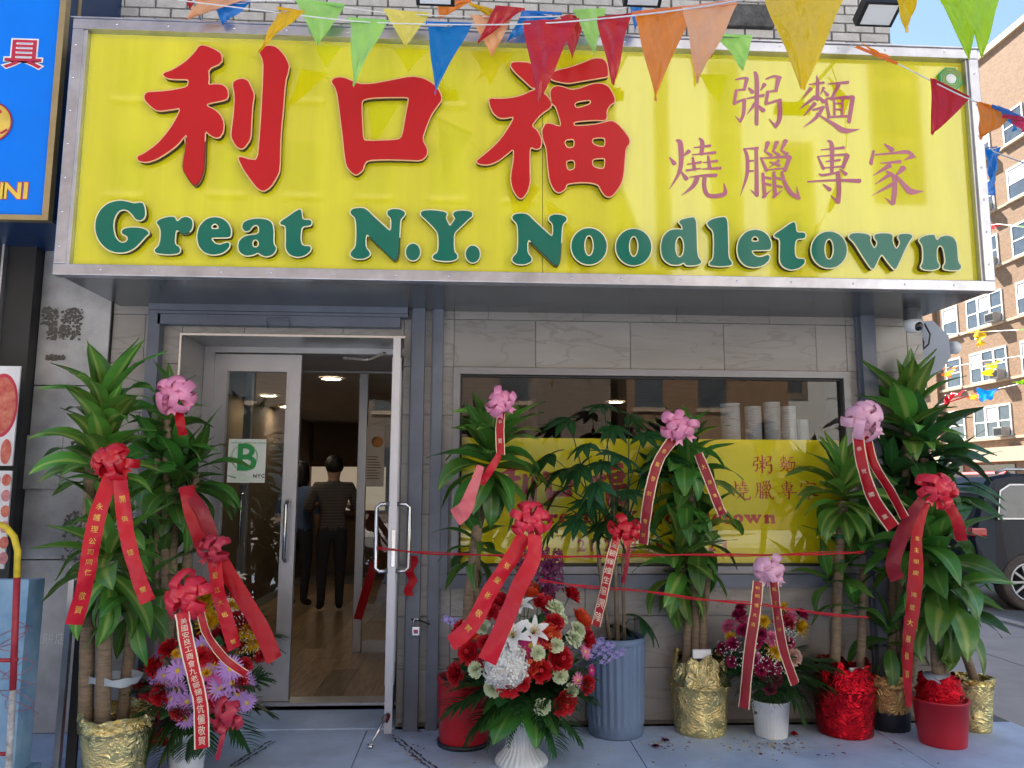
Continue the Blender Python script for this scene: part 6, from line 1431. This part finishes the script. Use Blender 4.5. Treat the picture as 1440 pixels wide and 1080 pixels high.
bunting('near string of large pennants running out from the sign over the pavement', [(250, 0, 4.05), (345, 12, 4.0), (490, 29, 3.9), (600, 34, 3.75), (735, 34, 3.4), (850, 26, 3.1), (970, 12, 2.7), (1070, -6, 2.2), (1210, -40, 1.7), (1420, -90, 1.3)],
 [('yellow', 390, 12, 428, 18, 364, 74, 3.95, 3.95), ('green', 490, 27, 546, 31, 497, 122, 3.9, 3.85), ('blue', 599, 33, 663, 35, 612, 133, 3.75, 3.65), ('red', 736, 33, 814, 29, 757, 143, 3.4, 3.25), ('red', 840, 27, 888, 22, 862, 119, 3.15, 3.05), ('orange', 889, 20, 976, 11, 922, 142, 3.0, 2.75), ('peach', 962, 13, 1036, 3, 979, 116, 2.75, 2.55), ('yellow', 1072, -10, 1207, -36, 1129, 126, 2.0, 1.7)])
bunting('string of small pennants strung just above the sign edge', [(170, -25, 4.15), (270, 0, 4.18), (420, 2, 4.15), (545, 18, 4.12), (690, 24, 4.1), (800, 22, 4.1), (870, 12, 4.1), (990, -10, 4.1)],
 [('red', 258, -10, 275, 0, 266, 12, 4.15, 4.15), ('peach', 275, 0, 346, 0, 262, 28, 4.12, 4.16), ('blue', 300, 4, 352, 2, 312, 34, 4.17, 4.17), ('green', 416, 1, 484, 8, 446, 62, 4.14, 4.12), ('lemon', 540, 16, 604, 20, 569, 64, 4.12, 4.11), ('orange', 616, 6, 662, 2, 618, 28, 4.1, 4.12), ('yellow', 660, 6, 716, 22, 690, 26, 4.13, 4.1), ('peach', 662, 24, 720, 24, 692, 80, 4.1, 4.1), ('red', 696, 10, 738, 14, 672, 60, 4.06, 4.06), ('blue', 735, 17, 790, 20, 712, 58, 4.12, 4.1), ('red', 788, 24, 824, 24, 804, 84, 4.1, 4.1), ('green', 806, 16, 852, 14, 835, 78, 4.07, 4.07), ('blue', 884, 8, 906, 4, 893, 44, 4.1, 4.1), ('red', 990, 8, 1034, 4, 1000, 82, 4.1, 4.1), ('green', 1012, 50, 1058, 52, 1045, 99, 4.05, 4.05)])
bunting('high string with the biggest green and yellow pennants near the corner', [(1150, -60, 2.6), (1260, -20, 2.2), (1330, -14, 1.9), (1440, -40, 1.6), (1560, -80, 1.4)],
 [('yellow', 1254, -22, 1290, -18, 1273, 46, 2.25, 2.1), ('lime', 1318, -12, 1380, -20, 1362, 84, 1.95, 1.85), ('lime', 1352, -16, 1412, -28, 1380, 80, 1.8, 1.7)])
bunting('taut string from the sign corner out to the street with red and orange pennants', [(1196, 64, 4.15), (1250, 84, 4.0), (1306, 112, 3.8), (1362, 139, 3.5), (1420, 160, 3.2), (1500, 176, 2.8)],
 [('orange', 1204, 66, 1262, 90, 1250, 82, 4.1, 3.95), ('red', 1312, 113, 1362, 138, 1309, 188, 3.8, 3.55), ('orange', 1376, 146, 1424, 160, 1377, 195, 3.4, 3.2), ('blue', 1395, 150, 1440, 168, 1428, 184, 3.3, 3.1), ('pink', 1410, 164, 1470, 172, 1440, 186, 3.2, 3.0)])
for k, (P, pens) in enumerate((
  ([(1350, 180, 9), (1392, 208, 8.6), (1402, 215, 8.5), (1470, 240, 8)], [('blue', 1379, 210, 1402, 207, 1391, 275, 9, 8.6)]),
  ([(1330, 312, 13), (1390, 316, 12), (1412, 316, 11.6), (1500, 328, 10)], [('red', 1387, 314, 1408, 317, 1392, 328, 12, 11.8), ('green', 1432, 318, 1462, 322, 1446, 332, 11, 10.6)]),
  ([(1330, 470, 16), (1362, 468, 15), (1394, 466, 14), (1470, 462, 12)], [('yellow', 1360, 468, 1394, 466, 1384, 485, 15, 14), ('green', 1432, 464, 1470, 462, 1450, 478, 12.6, 12)]),
  ([(1330, 518, 16), (1376, 509, 14.4), (1405, 505, 13.6), (1470, 496, 12)], [('yellow', 1376, 510, 1405, 505, 1388, 528, 14.4, 13.6), ('orange', 1322, 520, 1346, 516, 1332, 530, 16, 15.4)]),
  ([(1320, 570, 15), (1362, 556, 14), (1406, 546, 13), (1470, 532, 11.5)], [('red', 1328, 568, 1362, 557, 1330, 566, 14.8, 14), ('orange', 1362, 556, 1378, 552, 1368, 562, 14, 13.6), ('blue', 1372, 554, 1406, 546, 1376, 555, 13.7, 13), ('lime', 1424, 538, 1460, 534, 1440, 541, 12.4, 12)]))):
    bunting(['single blue pennant string hanging beyond the sign corner', 'string with a small red pennant in front of the brick house', 'upper far string with yellow pennants across the side street', 'middle far string with yellow and orange pennants across the side street', 'lowest far string with red, orange and blue pennants across the side street'][k], P, pens, .008, .04)

# ================================================================== people inside the shop
def person(lab, px, py_head, Y, rotz, shirt, trousers, hair, long_hair=False, lean=0.0, height=1.7, arm='down'):
    base = at(px, py_head, Y); base = Vector((base.x, Y, FZ)); k = height/1.7
    t = thing('person', lab, 'person', base)
    V = {}; E = []
    def v(n, x, y, z, r): V[n] = (Vector((x*k, y*k, z*k)), r*k)
    v('pelvis', 0, 0, .93, .135); v('waist', 0, .01-lean*.05, 1.08, .125); v('chest', 0, .02-lean*.12, 1.27, .165); v('neck0', 0, .02-lean*.18, 1.44, .075); v('neck', 0, .01-lean*.2, 1.49, .066); v('head0', 0, -.005-lean*.22, 1.565, .085); v('head1', 0, -.01-lean*.24, 1.63, .10); v('head2', 0, -.005-lean*.24, 1.68, .07)
    for s, n in ((-1, 'l'), (1, 'r')):
        v(n+'sh', s*.19, .02-lean*.14, 1.39, .078)
        if arm == 'down': v(n+'el', s*.27, .04, 1.13, .055); v(n+'wr', s*.225, -.06, .90, .033); v(n+'ha', s*.215, -.09, .82, .035)
        else: v(n+'el', s*.28, -.02, 1.14, .056); v(n+'wr', s*.16, -.24, 1.2, .034); v(n+'ha', s*.12, -.31, 1.23, .036)
        v(n+'hip', s*.09, 0, .86, .105); v(n+'kn', s*.1, -.015, .49, .068); v(n+'an', s*.1, .02, .09, .046); v(n+'to', s*.115, -.13, .045, .04)
        E += [('chest', n+'sh'), (n+'sh', n+'el'), (n+'el', n+'wr'), (n+'wr', n+'ha'), ('pelvis', n+'hip'), (n+'hip', n+'kn'), (n+'kn', n+'an'), (n+'an', n+'to')]
        h = V[n+'ha'][0]
        for f in range(5):
            off = Vector(((f-2)*.016, -.02-(.012 if f else 0), -.055+(abs(f-2)*.006))) if arm == 'down' else Vector(((f-2)*.016, -.06, -.01))
            if f == 0: off = off*.7+Vector((-s*.02, 0, .01))
            V[n+'f%d' % f] = (h+off*k, .009*k); E.append((n+'ha', n+'f%d' % f))
    E = [('pelvis', 'waist'), ('waist', 'chest'), ('chest', 'neck0'), ('neck0', 'neck'), ('neck', 'head0'), ('head0', 'head1'), ('head1', 'head2')]+E
    names = list(V); me = bpy.data.meshes.new('body'); me.from_pydata([V[n][0] for n in names], [(names.index(a), names.index(b)) for a, b in E], [])
    o = bpy.data.objects.new('tmp', me); COL.objects.link(o); sk = o.modifiers.new('s', 'SKIN'); sk.use_smooth_shade = True
    for i, n in enumerate(names): me.skin_vertices[0].data[i].radius = (V[n][1],)*2; me.skin_vertices[0].data[i].use_root = (n == 'pelvis')
    sb = o.modifiers.new('d', 'SUBSURF'); sb.levels = 2; sb.render_levels = 2
    bpy.context.view_layer.update(); b = bpy.data.meshes.new_from_object(o.evaluated_get(bpy.context.evaluated_depsgraph_get())); bpy.data.objects.remove(o)
    b.materials.clear()
    for mm in ('skin', shirt, trousers, 'black'): b.materials.append(MT[mm])
    for p in b.polygons:
        c = p.center/k; i = 1
        if c.z > 1.47: i = 0
        elif c.z < .08: i = 3
        elif c.z < .94 and abs(c.x) < .205 and not (abs(c.x) > .18 and c.y < -.03): i = 2
        if abs(c.x) > .13 and (c.y < -.1 or (c.z < 1.12 and abs(c.x) > .2)) and .5 < c.z < 1.4: i = 0
        p.material_index = i; p.use_smooth = True
    M = Matrix.Translation(base) @ Matrix.Rotation(rotz, 4, 'Z'); obj('body', b, None, t, M)
    hm = MB(); hc = V['head1'][0]+Vector((0, .012, .012)); zs_ = [(.02, .118), (.06, .105), (.085, .075), (.1, .03), (.102, -.02), (.09, -.06), (.06, -.085)]
    if long_hair: zs_ = [(.02, .118), (.06, .105), (.088, .075), (.103, .03), (.106, -.04), (.105, -.12), (.09, -.2), (.06, -.24)]
    hm.lathe([(a*k, z*k) for a, z in zs_], hc, 18, fn=lambda th, z, r: r*(1.0+.05*math.sin(th*3+z*30)+.12*math.sin(th)) if True else r); hm.build('hair', MT[hair], t, M)
    fm = MB(); fc = V['head1'][0]+Vector((0, -.085*k, -.02*k)); fm.add([fc+Vector((-.012, 0, -.015)), fc+Vector((.012, 0, -.015)), fc+Vector((0, -.022, -.012)), fc+Vector((0, .0, .03))], [(0, 2, 1), (0, 3, 2), (1, 2, 3)]); fm.build('nose', MT['skin'], t, M)
    for s in (-1, 1): MB().lathe([(0, .008), (.009, .004), (.01, 0)], (0, 0, 0), 8, cap=False).build('eye', MT['black_gloss'], t, M @ Matrix.Translation(fc+Vector((s*.03, .004, .028))) @ zto((0, -1, 0))); MB().lathe([(.0, .012), (.012, .01), (.018, 0)], (0, 0, 0), 10, cap=False).build('ear', MT['skin'], t, M @ Matrix.Translation(V['head1'][0]+Vector((s*.086*k, .0, -.01))) @ zto((s, 0, 0)))
    MB().box(fc+Vector((-.022, -.003, -.042)), fc+Vector((.022, .004, -.036))).build('mouth', MT['satin_dusk'], t, M)
    return t
mat('skin', (.45, .27, .18), .55); mat('hair_black', (.012, .01, .01), .5); mat('blue_shirt', (.10, .16, .30), .8, bump=.4, bscale=14); mat('trouser', (.035, .038, .05), .85, bump=.4, bscale=12)
m_ = mat('striped_shirt', (.10, .09, .085), .85, bump=.4, bscale=14); N = m_.node_tree.nodes; L = m_.node_tree.links; b_ = N['Principled BSDF']; old = b_.inputs['Base Color'].links[0].from_socket
tc = N.new('ShaderNodeTexCoord'); wv = N.new('ShaderNodeTexWave'); wv.bands_direction = 'Z'; wv.inputs['Scale'].default_value = 9; L.new(tc.outputs['Object'], wv.inputs[0]); mx = N.new('ShaderNodeMix'); mx.data_type = 'RGBA'; mx.inputs[7].default_value = (.16, .14, .13, 1); mr = N.new('ShaderNodeMapRange'); mr.inputs['From Min'].default_value = .6; mr.inputs['From Max'].default_value = .75; L.new(wv.outputs['Fac'], mr.inputs['Value']); L.new(mr.outputs[0], mx.inputs['Factor']); L.new(old, mx.inputs[6]); L.new(mx.outputs[2], b_.inputs['Base Color'])
person('person in a dark striped shirt standing with back turned inside the doorway', 470, 660, 9.1, PI+.25, 'striped_shirt', 'trouser', 'hair_black', height=1.72, arm='up')
person('person in a blue shirt with long dark hair standing inside the doorway', 424, 665, 9.4, PI-.3, 'blue_shirt', 'trouser', 'hair_black', True, height=1.66)
